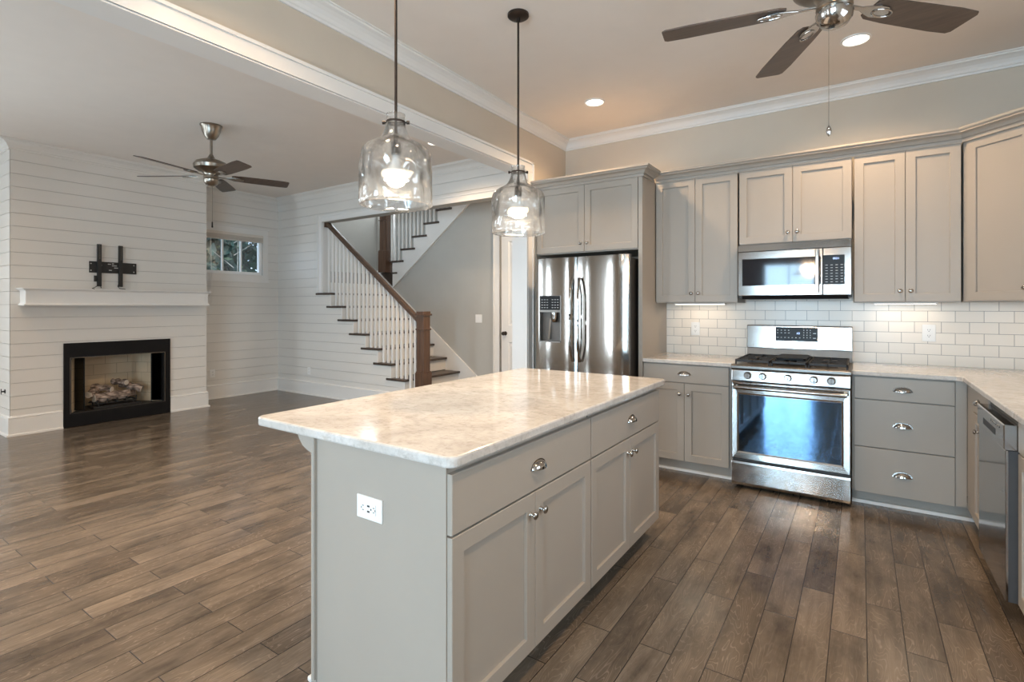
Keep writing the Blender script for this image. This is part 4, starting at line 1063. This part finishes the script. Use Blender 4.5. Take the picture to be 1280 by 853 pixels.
# ------------------------------------------------------------------ outlets and switches
def outlet(M, label, cat='outlet', w=0.076, h=0.12, mode='duplex', group=None, z=0.0):
    """M: local x right, z up, wall at y=0, viewer at -y"""
    r = MB(M).slab(-w / 2, w / 2, -h / 2, h / 2, -0.006, 0.0055, 0.002).build('wall_outlet' if mode != 'switch' else 'light_switch', PLATE)
    tag(r, label, cat, group)
    if mode == 'duplex':
        for dz in (0.021, -0.021):
            rc = MB(M).prism([(0.0165 * math.cos(a), dz + 0.0145 * math.sin(a)) for a in [2 * PI * i / 16 for i in range(16)]], -0.0085, -0.005, 'Y').build('receptacle', PLATE, r)
            s = MB(M); s.box(-0.008, -0.0055, -0.0088, -0.0084, dz - 0.001, dz + 0.008); s.box(0.0055, 0.008, -0.0088, -0.0084, dz - 0.001, dz + 0.008); s.box(-0.0025, 0.0025, -0.0088, -0.0084, dz - 0.010, dz - 0.005)
            s.build('slots', SLOT, rc)
    elif mode == 'usb':
        rc = MB(M).box(-0.034, 0.034, -0.0085, -0.005, -0.017, 0.017).build('receptacle', PLATE, r)
        s = MB(M)
        for sx in (-1, 1):
            s.box(sx * 0.026 - 0.004, sx * 0.026 + 0.003, -0.009, -0.0084, 0.006, 0.0085); s.box(sx * 0.026 - 0.004, sx * 0.026 + 0.003, -0.009, -0.0084, -0.0085, -0.006)
            s.box(sx * 0.033 - 0.0025 - sx * 0.018 * 0, sx * 0.033 + 0.0005, -0.009, -0.0084, -0.003, 0.003)
        s.box(-0.006, 0.006, -0.009, -0.0084, 0.006, 0.012); s.box(-0.006, 0.006, -0.009, -0.0084, -0.012, -0.006); s.box(0.010, 0.015, -0.009, -0.0084, -0.003, 0.003)
        s.build('slots', SLOT, rc)
    else:
        for sx in ((-0.018, 0.018) if w > 0.1 else (0,)):
            MB(M).box(sx - 0.013, sx + 0.013, -0.010, -0.005, -0.033, 0.033).build('rocker', PLATE, r, bevel=0.002)
    return r
outlet(frame(-1.268, WB - 0.008, 0, 1.165), 'white outlet on the subway tile left of the range', w=0.076, h=0.12)
outlet(frame(0.422, WB - 0.008, 0, 1.172), 'white outlet on the subway tile right of the range', w=0.080, h=0.125)
outlet(frame(-1.350, IY[0], 0, 0.700), 'white horizontal outlet on the near end of the island', w=0.122, h=0.076, mode='usb')
outlet(Matrix.Translation((XL, 3.885, 0.38)) @ Matrix.Rotation(PI / 2, 4, 'Z'), 'small outlet on the far shiplap wall beside the chimney')
outlet(frame(-7.11, WB - 0.014, 0, 0.372), 'small outlet on the shiplap wall below the stairs')
outlet(frame(-4.68, YM, 0, 1.19), 'white double light switch on the grey stair wall', 'switch', 0.118, 0.12, 'switch')
v = MB(); v.lathe([(0.024, 0), (0.024, -0.004), (0.008, -0.006), (0.007, -0.03), (0.001, -0.031)], (-7.60, CHY0, 0.46), 'Y', 16); v.box(-7.603, -7.597, CHY0 - 0.034, CHY0 - 0.028, 0.43, 0.49)
tag(v.build('gas_key_valve', BLACK), 'small black gas valve on the side of the white chimney', 'valve')

# ------------------------------------------------------------------ pendants
def pendant(x, y, label, dz=0.0):
    r = thing('pendant_lamp', label, 'pendant lamp', (x, y, CEIL), 'pendants over the island')
    zb = 1.808 + dz
    c = MB(); c.lathe([(0.064, CEIL), (0.064, CEIL - 0.014), (0.050, CEIL - 0.024), (0.012, CEIL - 0.027), (0.012, CEIL - 0.045)], (x, y, 0), 'Z', 28); c.build('canopy', BRONZE, r, smooth=35)
    s = MB(); s.cyl((x, y, zb + 0.27), 0.0065, CEIL - 0.03 - zb - 0.27, 'Z', 12); s.build('stem', BRONZE, r, smooth=60)
    prof = [(0.150, 0.0), (0.1600, 0.004), (0.1605, 0.06), (0.1605, 0.205), (0.158, 0.222), (0.151, 0.240), (0.137, 0.256), (0.116, 0.269), (0.092, 0.281), (0.072, 0.295), (0.058, 0.314), (0.049, 0.336), (0.043, 0.358), (0.040, 0.380), (0.039, 0.395), (0.041, 0.405)]
    g = MB()
    nn = 72
    rnd = random.Random(int(x * 100 + y * 1000))
    # smooth the profile and add hammered dimples
    fine = []
    for (r0, h0), (r1, h1) in zip(prof, prof[1:]):
        m = max(1, int((h1 - h0) / 0.014))
        for i in range(m): fine.append((r0 + (r1 - r0) * i / m, h0 + (h1 - h0) * i / m))
    fine.append(prof[-1])
    dim = [(rnd.uniform(0, 2 * PI), rnd.uniform(0.02, 0.25), rnd.uniform(0.016, 0.032), rnd.uniform(0.006, 0.013)) for _ in range(34)]
    rings = []
    for rr, hh in fine:
        ring = []
        for k in range(nn):
            a = 2 * PI * k / nn; q = rr
            if rr > 0.12 and hh > 0.008:
                for da, dh, ds, dd_ in dim:
                    e = abs((a - da + PI) % (2 * PI) - PI) * 0.16
                    d2 = (e * e + ((hh - dh) * 0.75) ** 2) / (ds * ds)
                    if d2 < 4: q -= dd_ * math.exp(-d2 * 1.6)
            ring.append(g.v((x + q * math.cos(a), y + q * math.sin(a), zb + hh)))
        rings.append(ring)
    for a, b in zip(rings, rings[1:]):
        for k in range(nn): g.f([a[k], a[(k + 1) % nn], b[(k + 1) % nn], b[k]])
    # thickness: inner skin
    inner = [[g.v((x + (vv.co.x - x) * 0.975, y + (vv.co.y - y) * 0.975, vv.co.z)) for vv in ring] for ring in rings]
    for a, b in zip(inner, inner[1:]):
        for k in range(nn): g.f([b[k], b[(k + 1) % nn], a[(k + 1) % nn], a[k]])
    for a, b in ((rings[0], inner[0]), (rings[-1], inner[-1])):
        for k in range(nn): g.f([a[k], a[(k + 1) % nn], b[(k + 1) % nn], b[k]])
    gl = g.build('glass_shade', PGLASS, r, smooth=80)
    k = MB(); k.lathe([(0.043, 0.366), (0.043, 0.374), (0.038, 0.374), (0.038, 0.366), (0.043, 0.366)], (x, y, zb), 'Z', 28, cap=False)
    ca = math.cos(math.radians(34)); sa = math.sin(math.radians(34))
    k.tube([(x - 0.055 * ca, y - 0.055 * sa, zb + 0.37), (x + 0.055 * ca, y + 0.055 * sa, zb + 0.37)], 0.004, 8)
    for sg in (-1, 1): k.tube([(x + sg * 0.048 * ca, y + sg * 0.048 * sa, zb + 0.37), (x + sg * 0.060 * ca, y + sg * 0.060 * sa, zb + 0.37)], 0.008, 10)
    k.build('neck_clamp', BRONZE, r, smooth=50)
    so = MB(); so.lathe([(0.008, 0.335), (0.010, 0.285), (0.020, 0.280), (0.022, 0.262), (0.021, 0.226), (0.018, 0.222)], (x, y, zb), 'Z', 20); so.build('socket', BRONZE, r, smooth=40)
    bn = MB(); bn.lathe([(0.014, 0.224), (0.016, 0.208), (0.024, 0.184), (0.040, 0.160), (0.049, 0.148)], (x, y, zb), 'Z', 24); bn.build('bulb_neck', PLATE, r, smooth=60)
    bl = MB(); bl.lathe([(0.049, 0.148), (0.053, 0.136), (0.050, 0.124), (0.036, 0.115), (0.001, 0.112)], (x, y, zb), 'Z', 24); bl.build('bulb', BULB, r, smooth=60)
    L = bpy.data.lights.new('bulb_glow', 'AREA'); L.shape = 'DISK'; L.size = 0.085; L.energy = 6; L.color = (1.0, 0.84, 0.66)
    lo = bpy.data.objects.new('bulb_glow', L); COL.objects.link(lo); lo.parent = r; lo.location = (0, 0, zb + 0.108 - CEIL)
    return r
pendant(-1.71, 1.62, 'glass bottle pendant lamp over the near half of the island', 0.008)
pendant(-1.71, 2.61, 'glass bottle pendant lamp over the far half of the island, nearer the refrigerator')

# ------------------------------------------------------------------ ceiling fans
def fan(x, y, zblade, R, base_deg, label, pitch, pull, down):
    r = thing('ceiling_fan', label, 'ceiling fan', (x, y, CEIL))
    c = MB(); c.lathe([(0.098, CEIL), (0.098, CEIL - 0.008), (0.088, CEIL - 0.020), (0.080, CEIL - 0.06), (0.062, CEIL - 0.105), (0.040, CEIL - 0.135), (0.018, CEIL - 0.140)], (x, y, 0), 'Z', 28); c.build('canopy', NICKEL, r, smooth=35)
    d_ = MB(); d_.cyl((x, y, zblade + 0.13), 0.0125, CEIL - 0.08 - zblade - 0.13, 'Z', 14); d_.build('downrod', NICKEL, r, smooth=60)
    m = MB(); m.lathe([(0.017, 0.205), (0.026, 0.185), (0.040, 0.165), (0.085, 0.150), (0.136, 0.128), (0.155, 0.096), (0.150, 0.066), (0.116, 0.044), (0.078, 0.032), (0.062, 0.012), (0.062, -0.004), (0.066, -0.008), (0.066, -0.022), (0.060, -0.028)], (x, y, zblade), 'Z', 36); m.build('motor_housing', NICKEL, r, smooth=40)
    s = MB(); s.lathe([(0.060, -0.028), (0.068, -0.040), (0.064, -0.066), (0.048, -0.088), (0.022, -0.098), (0.001, -0.100)], (x, y, zblade), 'Z', 28); s.build('switch_cup', NICKEL if not pull else CHROME, r, smooth=40)
    for i in range(5):
        a = math.radians(base_deg + 72 * i)
        Mb = Matrix.Translation((x, y, zblade)) @ Matrix.Rotation(a, 4, 'Z') @ Matrix.Rotation(math.radians(pitch), 4, 'X')
        b = MB(Mb)
        out = [(0.175, -0.045), (0.20, -0.060), (0.30, -0.068), (R - 0.10, -0.076), (R - 0.012, -0.072), (R, -0.058), (R, 0.052), (R - 0.015, 0.066), (R - 0.11, 0.070), (0.30, 0.064), (0.20, 0.056), (0.175, 0.042)]
        b.prism(out, -0.003, 0.003, 'Z')
        bo = b.build('blade', BLADE, r)
        br_ = MB(Mb)
        br_.prism([(0.055, -0.012), (0.13, -0.010), (0.16, -0.022), (0.20, -0.034), (0.245, -0.030), (0.268, 0.0), (0.245, 0.030), (0.20, 0.034), (0.16, 0.022), (0.13, 0.010), (0.055, 0.012)], -0.011, -0.0035, 'Z')
        br_.tube([(0.19 + 0.045 * (1 + math.cos(t)), 0.022 * math.sin(t), -0.011) for t in [2 * PI * q / 20 for q in range(21)]], 0.005, 6)
        br_.build('blade_bracket', NICKEL if not pull else CHROME, bo, bevel=0.002)
    ch = MB(); px, py = x - 0.02, y + 0.02
    ch.tube([(px, py, zblade - 0.09), (px, py, down)], 0.0013 if pull else 0.0024, 6)
    ch.build('pull_chain', NICKEL, r)
    fb = MB()
    if pull == 1: fb.lathe([(0.001, 0.0), (0.007, -0.010), (0.010, -0.024), (0.007, -0.038), (0.002, -0.046)], (px, py, down), 'Z', 12)
    else: fb.lathe([(0.003, 0.0), (0.006, -0.005), (0.007, -0.04), (0.009, -0.055), (0.002, -0.06)], (px, py, down), 'Z', 12)
    fb.build('chain_pull', CHROME if pull == 1 else BLACK, r, smooth=50)
    return r
fan(-5.238, 2.549, 2.64, 0.70, -4, 'bronze five-blade ceiling fan in front of the white chimney', -12, 0, 2.20)
fan(-0.088, 2.47, 2.60, 0.67, 47, 'nickel five-blade ceiling fan over the kitchen floor', -8, 1, 2.115)

# ------------------------------------------------------------------ recessed lights
def downlight(x, y, label, power, group='recessed ceiling lights', r=0.075, spot=True):
    o = thing('recessed_light', label, 'ceiling light', (x, y, CEIL), group)
    t = MB(); t.lathe([(r + 0.014, 0.0), (r + 0.012, -0.006), (r, -0.008), (r - 0.004, -0.001)], (x, y, CEIL), 'Z', 32, cap=False); t.build('trim_ring', PLATE, o, smooth=40)
    l = MB(); l.lathe([(r - 0.003, -0.002), (r * 0.7, -0.004), (0.001, -0.005)], (x, y, CEIL), 'Z', 32); l.build('lens', LED, o)
    if power:
        L = bpy.data.lights.new('downlight_glow', 'SPOT'); L.energy = power; L.color = WARM; L.shadow_soft_size = 0.06; L.spot_size = math.radians(150); L.spot_blend = 0.9
        lo = bpy.data.objects.new('downlight_glow', L); COL.objects.link(lo); lo.parent = o; lo.location = (0, 0, -0.02)
    return o
downlight(-1.90, 4.10, 'round recessed ceiling light left of the fan, above the refrigerator end', 115)
downlight(-0.025, 4.10, 'round recessed ceiling light beside the ceiling fan pull chain', 115)
downlight(-3.795, 4.157, 'small recessed ceiling light in the living room near the stair header', 200)
for x_, y_, pw, lab in ((-1.9, 1.35, 95, 'recessed ceiling light over the near end of the island'), (-0.025, 1.35, 110, 'recessed ceiling light over the camera end of the kitchen floor'),
                        (-3.8, 0.9, 270, 'added unseen living room fill light beside the header, near end'), (-3.8, -1.6, 110, 'added unseen living room fill light beside the header by the windows'),  # living room ones, here and below: added out of view as warm fill
                        (-6.6, 0.7, 40, 'added unseen living room fill light before the chimney'), (-6.6, -1.6, 50, 'added unseen living room fill light by the far window corner')):
    downlight(x_, y_, lab, pw)
# lantern chandelier over the dining end, seen mirrored in the microwave
chd = thing('lantern_chandelier', 'black wire lantern chandelier with lit bulbs at the dining end', 'chandelier', (-0.75, -1.5, CEIL))
cx_, cy_ = -0.75, -1.5
mb = MB()
for z in (1.95, 2.28): mb.tube([(cx_ + 0.26 * math.cos(t), cy_ + 0.26 * math.sin(t), z) for t in [2 * PI * q / 28 for q in range(29)]], 0.008, 6)
for q in range(4):
    a = PI / 4 + q * PI / 2
    mb.tube([(cx_ + 0.26 * math.cos(a), cy_ + 0.26 * math.sin(a), 1.95), (cx_ + 0.26 * math.cos(a), cy_ + 0.26 * math.sin(a), 2.28), (cx_, cy_, 2.5)], 0.007, 6)
mb.build('cage', BRONZE, chd)
mb = MB(); mb.cyl((cx_, cy_, 2.1), 0.008, CEIL - 2.1, 'Z', 10); mb.lathe([(0.065, CEIL), (0.06, CEIL - 0.02), (0.01, CEIL - 0.03)], (cx_, cy_, 0)); mb.build('stem', BRONZE, chd)
for q in range(4):
    a = q * PI / 2
    mb = MB(); mb.lathe([(0.010, 0.0), (0.026, 0.03), (0.030, 0.055), (0.018, 0.09), (0.001, 0.11)], (cx_ + 0.09 * math.cos(a), cy_ + 0.09 * math.sin(a), 2.10), 'Z', 14); mb.build('bulb', BULB, chd, smooth=60)
L = bpy.data.lights.new('chandelier_glow', 'POINT'); L.energy = 48; L.color = WARM; L.shadow_soft_size = 0.12
lo = bpy.data.objects.new('chandelier_glow', L); COL.objects.link(lo); lo.parent = chd; lo.location = (0, 0, 2.02 - CEIL)
# under-cabinet strips
for x0, x1, lab in ((-1.42, -0.98, 'slim light strip under the wall cabinet left of the microwave'), (0.08, 0.46, 'slim light strip under the wall cabinet right of the microwave')):
    o = thing('under_cabinet_light', lab, 'light', ((x0 + x1) / 2, 4.80, 1.40))
    MB().box(x0, x1, 4.78, 4.83, 1.388, 1.400).build('housing', PLATE, o)
    MB().box(x0 + 0.01, x1 - 0.01, 4.785, 4.825, 1.386, 1.388).build('lens', LED, o)
    area('strip_glow', ((x0 + x1) / 2, 4.805, 1.384), (0, 0, 0), x1 - x0 - 0.03, 0.03, 0.33, (1.0, 0.76, 0.50))
o = area('strip_glow', (0.95, 4.72, 1.384), (0, 0, 0), 0.25, 0.03, 0.25, (1.0, 0.76, 0.50))

# ------------------------------------------------------------------ mantel, fireplace, TV bracket
mt = thing('mantel_shelf', 'white box mantel shelf fixed to the shiplap chimney', 'mantel', (-7.3, 2.55, 1.38))
MB().box(CHX + 0.001, -7.215, 1.652, 3.470, 1.402, 1.535).build('mantel_box', WHITE, mt)
mprof = [(0, 1.530), (0.004, 1.530), (0.006, 1.540), (0.016, 1.546), (0.022, 1.553), (0.034, 1.556), (0.034, 1.566), (0, 1.566)]
m_ = MB(); m_.sweep([(CHX + 0.001, 3.470), (-7.215, 3.470), (-7.215, 1.652), (CHX + 0.001, 1.652)][::-1], mprof); m_.box(CHX + 0.001, -7.215, 1.652, 3.470, 1.535, 1.566); m_.build('top_molding', WHITE, mt)
bp_ = [(0, 1.380), (0.016, 1.380), (0.016, 1.392), (0.006, 1.400), (0.002, 1.408), (0, 1.408)]
m_ = MB(); m_.sweep([(CHX + 0.001, 1.652), (-7.215, 1.652), (-7.215, 3.470), (CHX + 0.001, 3.470)], bp_); m_.box(CHX + 0.001, -7.215, 1.652, 3.470, 1.380, 1.402); m_.build('bottom_molding', WHITE, mt)

fp = thing('fireplace_insert', 'black framed gas fireplace insert with folded glass doors in the chimney', 'fireplace', (-7.4, 2.553, 0))
mb = MB()
for p, q, c, e in rects_minus(2.014, 3.092, 0.004, 0.955, [(2.066, 3.032, 0.150, 0.795)]): mb.box(CHX + 0.001, CHX + 0.022, p, q, c, e)
mb.build('surround', BLACK, fp)
mb = MB()
for p, q, c, e in rects_minus(2.066, 3.032, 0.150, 0.795, [(2.078, 3.020, 0.162, 0.783)]): mb.box(CHX - 0.03, CHX + 0.026, p, q, c, e)
mb.build('door_frame', MATBLK, fp)
mb = MB(); mb.box(CHX + 0.0262, CHX + 0.029, 2.07, 3.028, 0.784, 0.789); mb.box(CHX + 0.0262, CHX + 0.029, 2.068, 2.072, 0.158, 0.789); mb.box(CHX + 0.0262, CHX + 0.029, 3.026, 3.030, 0.158, 0.789); mb.build('edge_strip', NICKEL, fp)
FX = CHX - 0.46
fbx = MB()
# firebox: floor, top, back, splayed sides
fbx.mi = 0
def quad(mb, *ps): mb.f([mb.v(p) for p in ps])
yb0_, yb1_ = 2.33, 2.84; ya0, ya1 = 2.09, 3.02
def slabq(mb, pts, dz0, dz1): mb.prism(pts, dz0, dz1, 'Z')
slabq(fbx, [(CHX - 0.03, ya0), (FX, yb0_), (FX - 0.02, yb0_ - 0.02), (CHX - 0.03, ya0 - 0.02)], 0.15, 0.80)
slabq(fbx, [(CHX - 0.03, ya1), (FX, yb1_), (FX - 0.02, yb1_ + 0.02), (CHX - 0.03, ya1 + 0.02)], 0.15, 0.80)
fbx.box(FX - 0.02, FX, yb0_ - 0.02, yb1_ + 0.02, 0.15, 0.80)
fbx.build('firebox_panel', FBRICK, fp)
f2 = MB(); slabq(f2, [(CHX - 0.03, ya0), (CHX - 0.03, ya1), (FX, yb1_), (FX, yb0_)], 0.13, 0.152); slabq(f2, [(CHX - 0.03, ya0), (CHX - 0.03, ya1), (FX, yb1_), (FX, yb0_)], 0.80, 0.82)
f2.build('firebox_floor', MATBLK, fp)
for ys, sg in ((2.085, 1), (3.013, -1)):
    for kk, (dy0, dx0_, dy1, dx1_) in enumerate(((0.0, -0.012, 0.060, -0.165), (0.066, -0.165, 0.125, -0.012))):
        p0 = Vector((CHX + dx0_, ys + sg * dy0)); p1 = Vector((CHX + dx1_, ys + sg * dy1))
        t = (p1 - p0).normalized(); nn_ = Vector((-t.y, t.x)) * 0.004
        def bar(a, b, z0, z1, mbx): mbx.prism([tuple(a + nn_), tuple(b + nn_), tuple(b - nn_), tuple(a - nn_)], z0, z1, 'Z')
        fm = MB(); L_ = (p1 - p0).length
        bar(p0, p0 + t * 0.012, 0.166, 0.778, fm); bar(p1 - t * 0.012, p1, 0.166, 0.778, fm); bar(p0 + t * 0.012, p1 - t * 0.012, 0.166, 0.180, fm); bar(p0 + t * 0.012, p1 - t * 0.012, 0.764, 0.778, fm)
        fo = fm.build('bifold_door', BLACK, fp)
        gm = MB(); nn_ = nn_ * 0.3; bar(p0 + t * 0.012, p1 - t * 0.012, 0.180, 0.764, gm); gm.build('door_glass', SMOKE, fo)
# grate, burner and logs
gt = thing('log_grate', 'black fire grate and burner under the gas logs', 'grate', (-7.62, 2.58, 0.152))
mb = MB()
for y in (2.36, 2.46, 2.56, 2.66, 2.76):
    mb.box(-7.76, -7.53, y - 0.006, y + 0.006, 0.212, 0.224); mb.box(-7.535, -7.523, y - 0.006, y + 0.006, 0.212, 0.262)
for x in (-7.74, -7.56): mb.box(x - 0.006, x + 0.006, 2.34, 2.78, 0.200, 0.212)
for x in (-7.74, -7.56):
    for y in (2.38, 2.74): mb.box(x - 0.006, x + 0.006, y - 0.006, y + 0.006, 0.152, 0.200)
mb.build('grate_bars', MATBLK, gt)
MB().box(-7.70, -7.50, 2.32, 2.80, 0.1525, 0.180).build('burner_tray', MATBLK, gt)
def log(p0, p1, r, label, seed):
    p0 = Vector(p0); p1 = Vector(p1); rn = random.Random(seed); r *= 1.12
    n = 12; mb = MB(); t = (p1 - p0).normalized(); u = t.cross(Vector((0, 0, 1))).normalized(); w_ = u.cross(t)
    N = 16; rings = []
    for i in range(n + 1):
        c = p0.lerp(p1, i / n) + Vector((0, 0, 0.008 * math.sin(i * 1.1 + seed)))
        rings.append([mb.v(c + r * (1 + rn.uniform(-0.10, 0.10)) * (math.cos(2 * PI * k / N) * u + math.sin(2 * PI * k / N) * w_)) for k in range(N)])
    for a, b in zip(rings, rings[1:]):
        for k in range(N): mb.f([a[k], a[(k + 1) % N], b[(k + 1) % N], b[k]])
    lo = mb.build('gas_log', BARK, smooth=50)
    tag(lo, label, 'log', 'gas logs in the fireplace')
    e = MB()
    for ring_c, tt in ((p0 + Vector((0, 0, 0.008 * math.sin(seed))), -t), (p1 + Vector((0, 0, 0.008 * math.sin(n * 1.1 + seed))), t)):
        a = [e.v(ring_c + r * 0.96 * (math.cos(2 * PI * k / N) * u + math.sin(2 * PI * k / N) * w_) + tt * 0.001) for k in range(N)]
        b = [e.v(ring_c + r * 0.9 * (math.cos(2 * PI * k / N) * u + math.sin(2 * PI * k / N) * w_) + tt * 0.006) for k in range(N)]
        e.f(a); e.f(b)
        for k in range(N): e.f([a[k], a[(k + 1) % N], b[(k + 1) % N], b[k]])
    e.build('log_end', LOGEND, lo)
log((-7.57, 2.34, 0.272), (-7.60, 2.70, 0.282), 0.048, 'long thick gas log lying across the front of the grate', 1)
log((-7.71, 2.38, 0.270), (-7.71, 2.80, 0.275), 0.045, 'dark gas log lying along the back of the grate', 2)
log((-7.55, 2.28, 0.325), (-7.73, 2.44, 0.362), 0.036, 'short gas log crossing the pile at its near end', 3)
log((-7.58, 2.52, 0.365), (-7.75, 2.38, 0.395), 0.032, 'short pale-ended gas log crossing the top middle of the pile', 4)
log((-7.56, 2.83, 0.330), (-7.72, 2.66, 0.402), 0.038, 'gas log leaning down at the far end of the pile', 5)
log((-7.60, 2.68, 0.425), (-7.78, 2.60, 0.430), 0.030, 'topmost small gas log with a pale cut end', 6)

tv = thing('tv_bracket', 'black metal television wall bracket above the white mantel', 'bracket', (-7.4, 2.48, 1.8))
mb = MB(); TX = CHX + 0.0005
mb.prism([(2.248, 1.765), (2.718, 1.765), (2.718, 1.897), (2.248, 1.897)], TX, TX + 0.014, 'X')
pl = mb.build('wall_plate', MATBLK, tv, bevel=0.002)
mk = MB()
for y in (2.262, 2.69):
    for z in (1.79, 1.87): mk.cyl((TX + 0.014, y, z), 0.006, 0.0015, 'X', 10)
mk.build('screws', INK, pl)
mk = MB()
for (y, z, l) in ((2.44, 1.872, 0.03), (2.475, 1.878, 0.02), (2.49, 1.855, 0.05), (2.51, 1.83, 0.045), (2.45, 1.80, 0.028), (2.36, 1.855, 0.014)):
    mk.box(TX + 0.014, TX + 0.0146, y - l / 2, y + l / 2, z - 0.004, z + 0.004)
mk.build('plate_print', INK, pl)
for yc, z0, z1 in ((2.335, 1.605, 2.098), (2.545, 1.605, 2.098)):
    a = MB(); a.box(TX + 0.015, TX + 0.052, yc - 0.018, yc - 0.013, z0, z1); a.box(TX + 0.015, TX + 0.052, yc + 0.013, yc + 0.018, z0, z1); a.box(TX + 0.047, TX + 0.052, yc - 0.013, yc + 0.013, z0, z1)
    ao = a.build('arm', MATBLK, tv)
    hs = MB()
    for i in range(9): hs.box(TX + 0.052, TX + 0.0526, yc - 0.004, yc + 0.004, 1.925 + i * 0.019, 1.936 + i * 0.019)
    hs.build('slot_marks', COOKTOP, ao)
a = MB(); a.box(TX + 0.015, TX + 0.04, 2.290, 2.312, 1.66, 1.73); a.build('latch', MATBLK, tv)
a = MB(); a.tube([(TX + 0.04, 2.335, 1.63), (TX + 0.05, 2.30, 1.600), (TX + 0.06, 2.26, 1.578), (TX + 0.075, 2.28, 1.572)], 0.004, 8); a.tube([(TX + 0.03, 2.345, 1.63), (TX + 0.04, 2.352, 1.585)], 0.004, 8); a.build('release_cord', MATBLK, tv)
a = MB(); a.tube([(TX + 0.035, 2.53, 1.66), (TX + 0.04, 2.515, 1.61), (TX + 0.05, 2.53, 1.585), (TX + 0.06, 2.585, 1.577)], 0.004, 8); a.build('release_cord', MATBLK, tv)

# ------------------------------------------------------------------ window blind
bd = thing('window_blind', 'cream horizontal blind pulled up at the top of the small window', 'blind', (XL, 4.14, 2.45))
MB().box(XL - 0.012, XL + 0.040, LWIN[0] + 0.01, LWIN[1] - 0.006, 2.452, 2.497).build('headrail', BLIND, bd, bevel=0.003)
mb = MB()
for i in range(9): mb.box(XL - 0.010, XL + 0.036, LWIN[0] + 0.014, LWIN[1] - 0.01, 2.398 + i * 0.006, 2.402 + i * 0.006)
mb.build('slat_stack', BLIND, bd)
MB().box(XL - 0.011, XL + 0.038, LWIN[0] + 0.012, LWIN[1] - 0.008, 2.380, 2.396).build('bottom_rail', BLIND, bd, bevel=0.002)
mb = MB(); mb.tube([(XL + 0.025, 3.853, 2.45), (XL + 0.027, 3.857, 2.1), (XL + 0.03, 3.866, 1.70), (XL + 0.03, 3.862, 1.42)], 0.0022, 6); mb.tube([(XL + 0.025, 3.845, 2.45), (XL + 0.027, 3.845, 2.0), (XL + 0.03, 3.84, 1.45)], 0.0022, 6); mb.build('pull_cord', PLATE, bd)

# ------------------------------------------------------------------ outdoors beyond the small window
MB().box(-40, -8.3, -20, 25, -0.5, -0.4).build('ground', GRASS, kind='structure')
def tree(x, y, h, spread, mat, label, seed, bare=False):
    rn = random.Random(seed)
    r = thing('tree', label, 'tree', (x, y, -0.4), 'trees beyond the living room window')
    t = MB(); t.tube([(x, y, -0.4), (x + 0.05, y + 0.05, h * 0.5), (x, y + 0.1, h)], 0.12 if not bare else 0.022, 8, [1, 0.7, 0.25]); 
    for i in range(10):
        z = h * (0.25 + 0.07 * i); a = rn.uniform(0, 2 * PI); l = spread * rn.uniform(0.5, 0.9)
        t.tube([(x, y, z), (x + l * math.cos(a), y + l * math.sin(a), z + l * 0.7)], 0.035 if not bare else 0.010, 6, [1, 0.3])
    t.build('trunk', TRUNK if bare else DARKBARK, r)
    lf = MB()
    for i in range(2600 if not bare else 60):
        a = rn.uniform(0, 2 * PI); zz = rn.uniform(0.08, 1.0); rad = spread * (1.15 - 0.8 * zz) * math.sqrt(rn.random())
        c = Vector((x + rad * math.cos(a), y + rad * math.sin(a), h * zz)); s_ = rn.uniform(0.10, 0.24) * (0.6 if bare else 1)
        u = Vector((rn.gauss(0, 1), rn.gauss(0, 1), rn.gauss(0, 1))).normalized(); w_ = u.cross(Vector((rn.gauss(0, 1), rn.gauss(0, 1), rn.gauss(0, 1)))).normalized()
        lf.f([lf.v(c + u * s_), lf.v(c + w_ * s_ * 0.5), lf.v(c - u * s_), lf.v(c - w_ * s_ * 0.5)])
    lf.build('foliage', mat, r)
tree(-14.2, 6.6, 5.2, 1.3, LEAFA, 'dense dark evergreen tree outside the small window', 11)
tree(-10.6, 5.6, 3.6, 0.7, LEAFB, 'thin bare-branched sapling just outside the small window', 12, bare=True)
tree(-18.5, 10.0, 7.0, 2.0, LEAFA, 'broad evergreen behind the dense tree outside the small window', 13)
tree(-14.0, 10.3, 5.4, 1.5, LEAFB, 'olive green tree outside the small window, behind the last pane', 14)
tree(-26.0, 13.5, 9.5, 3.4, LEAFA, 'tall evergreen farthest from the small window', 15)
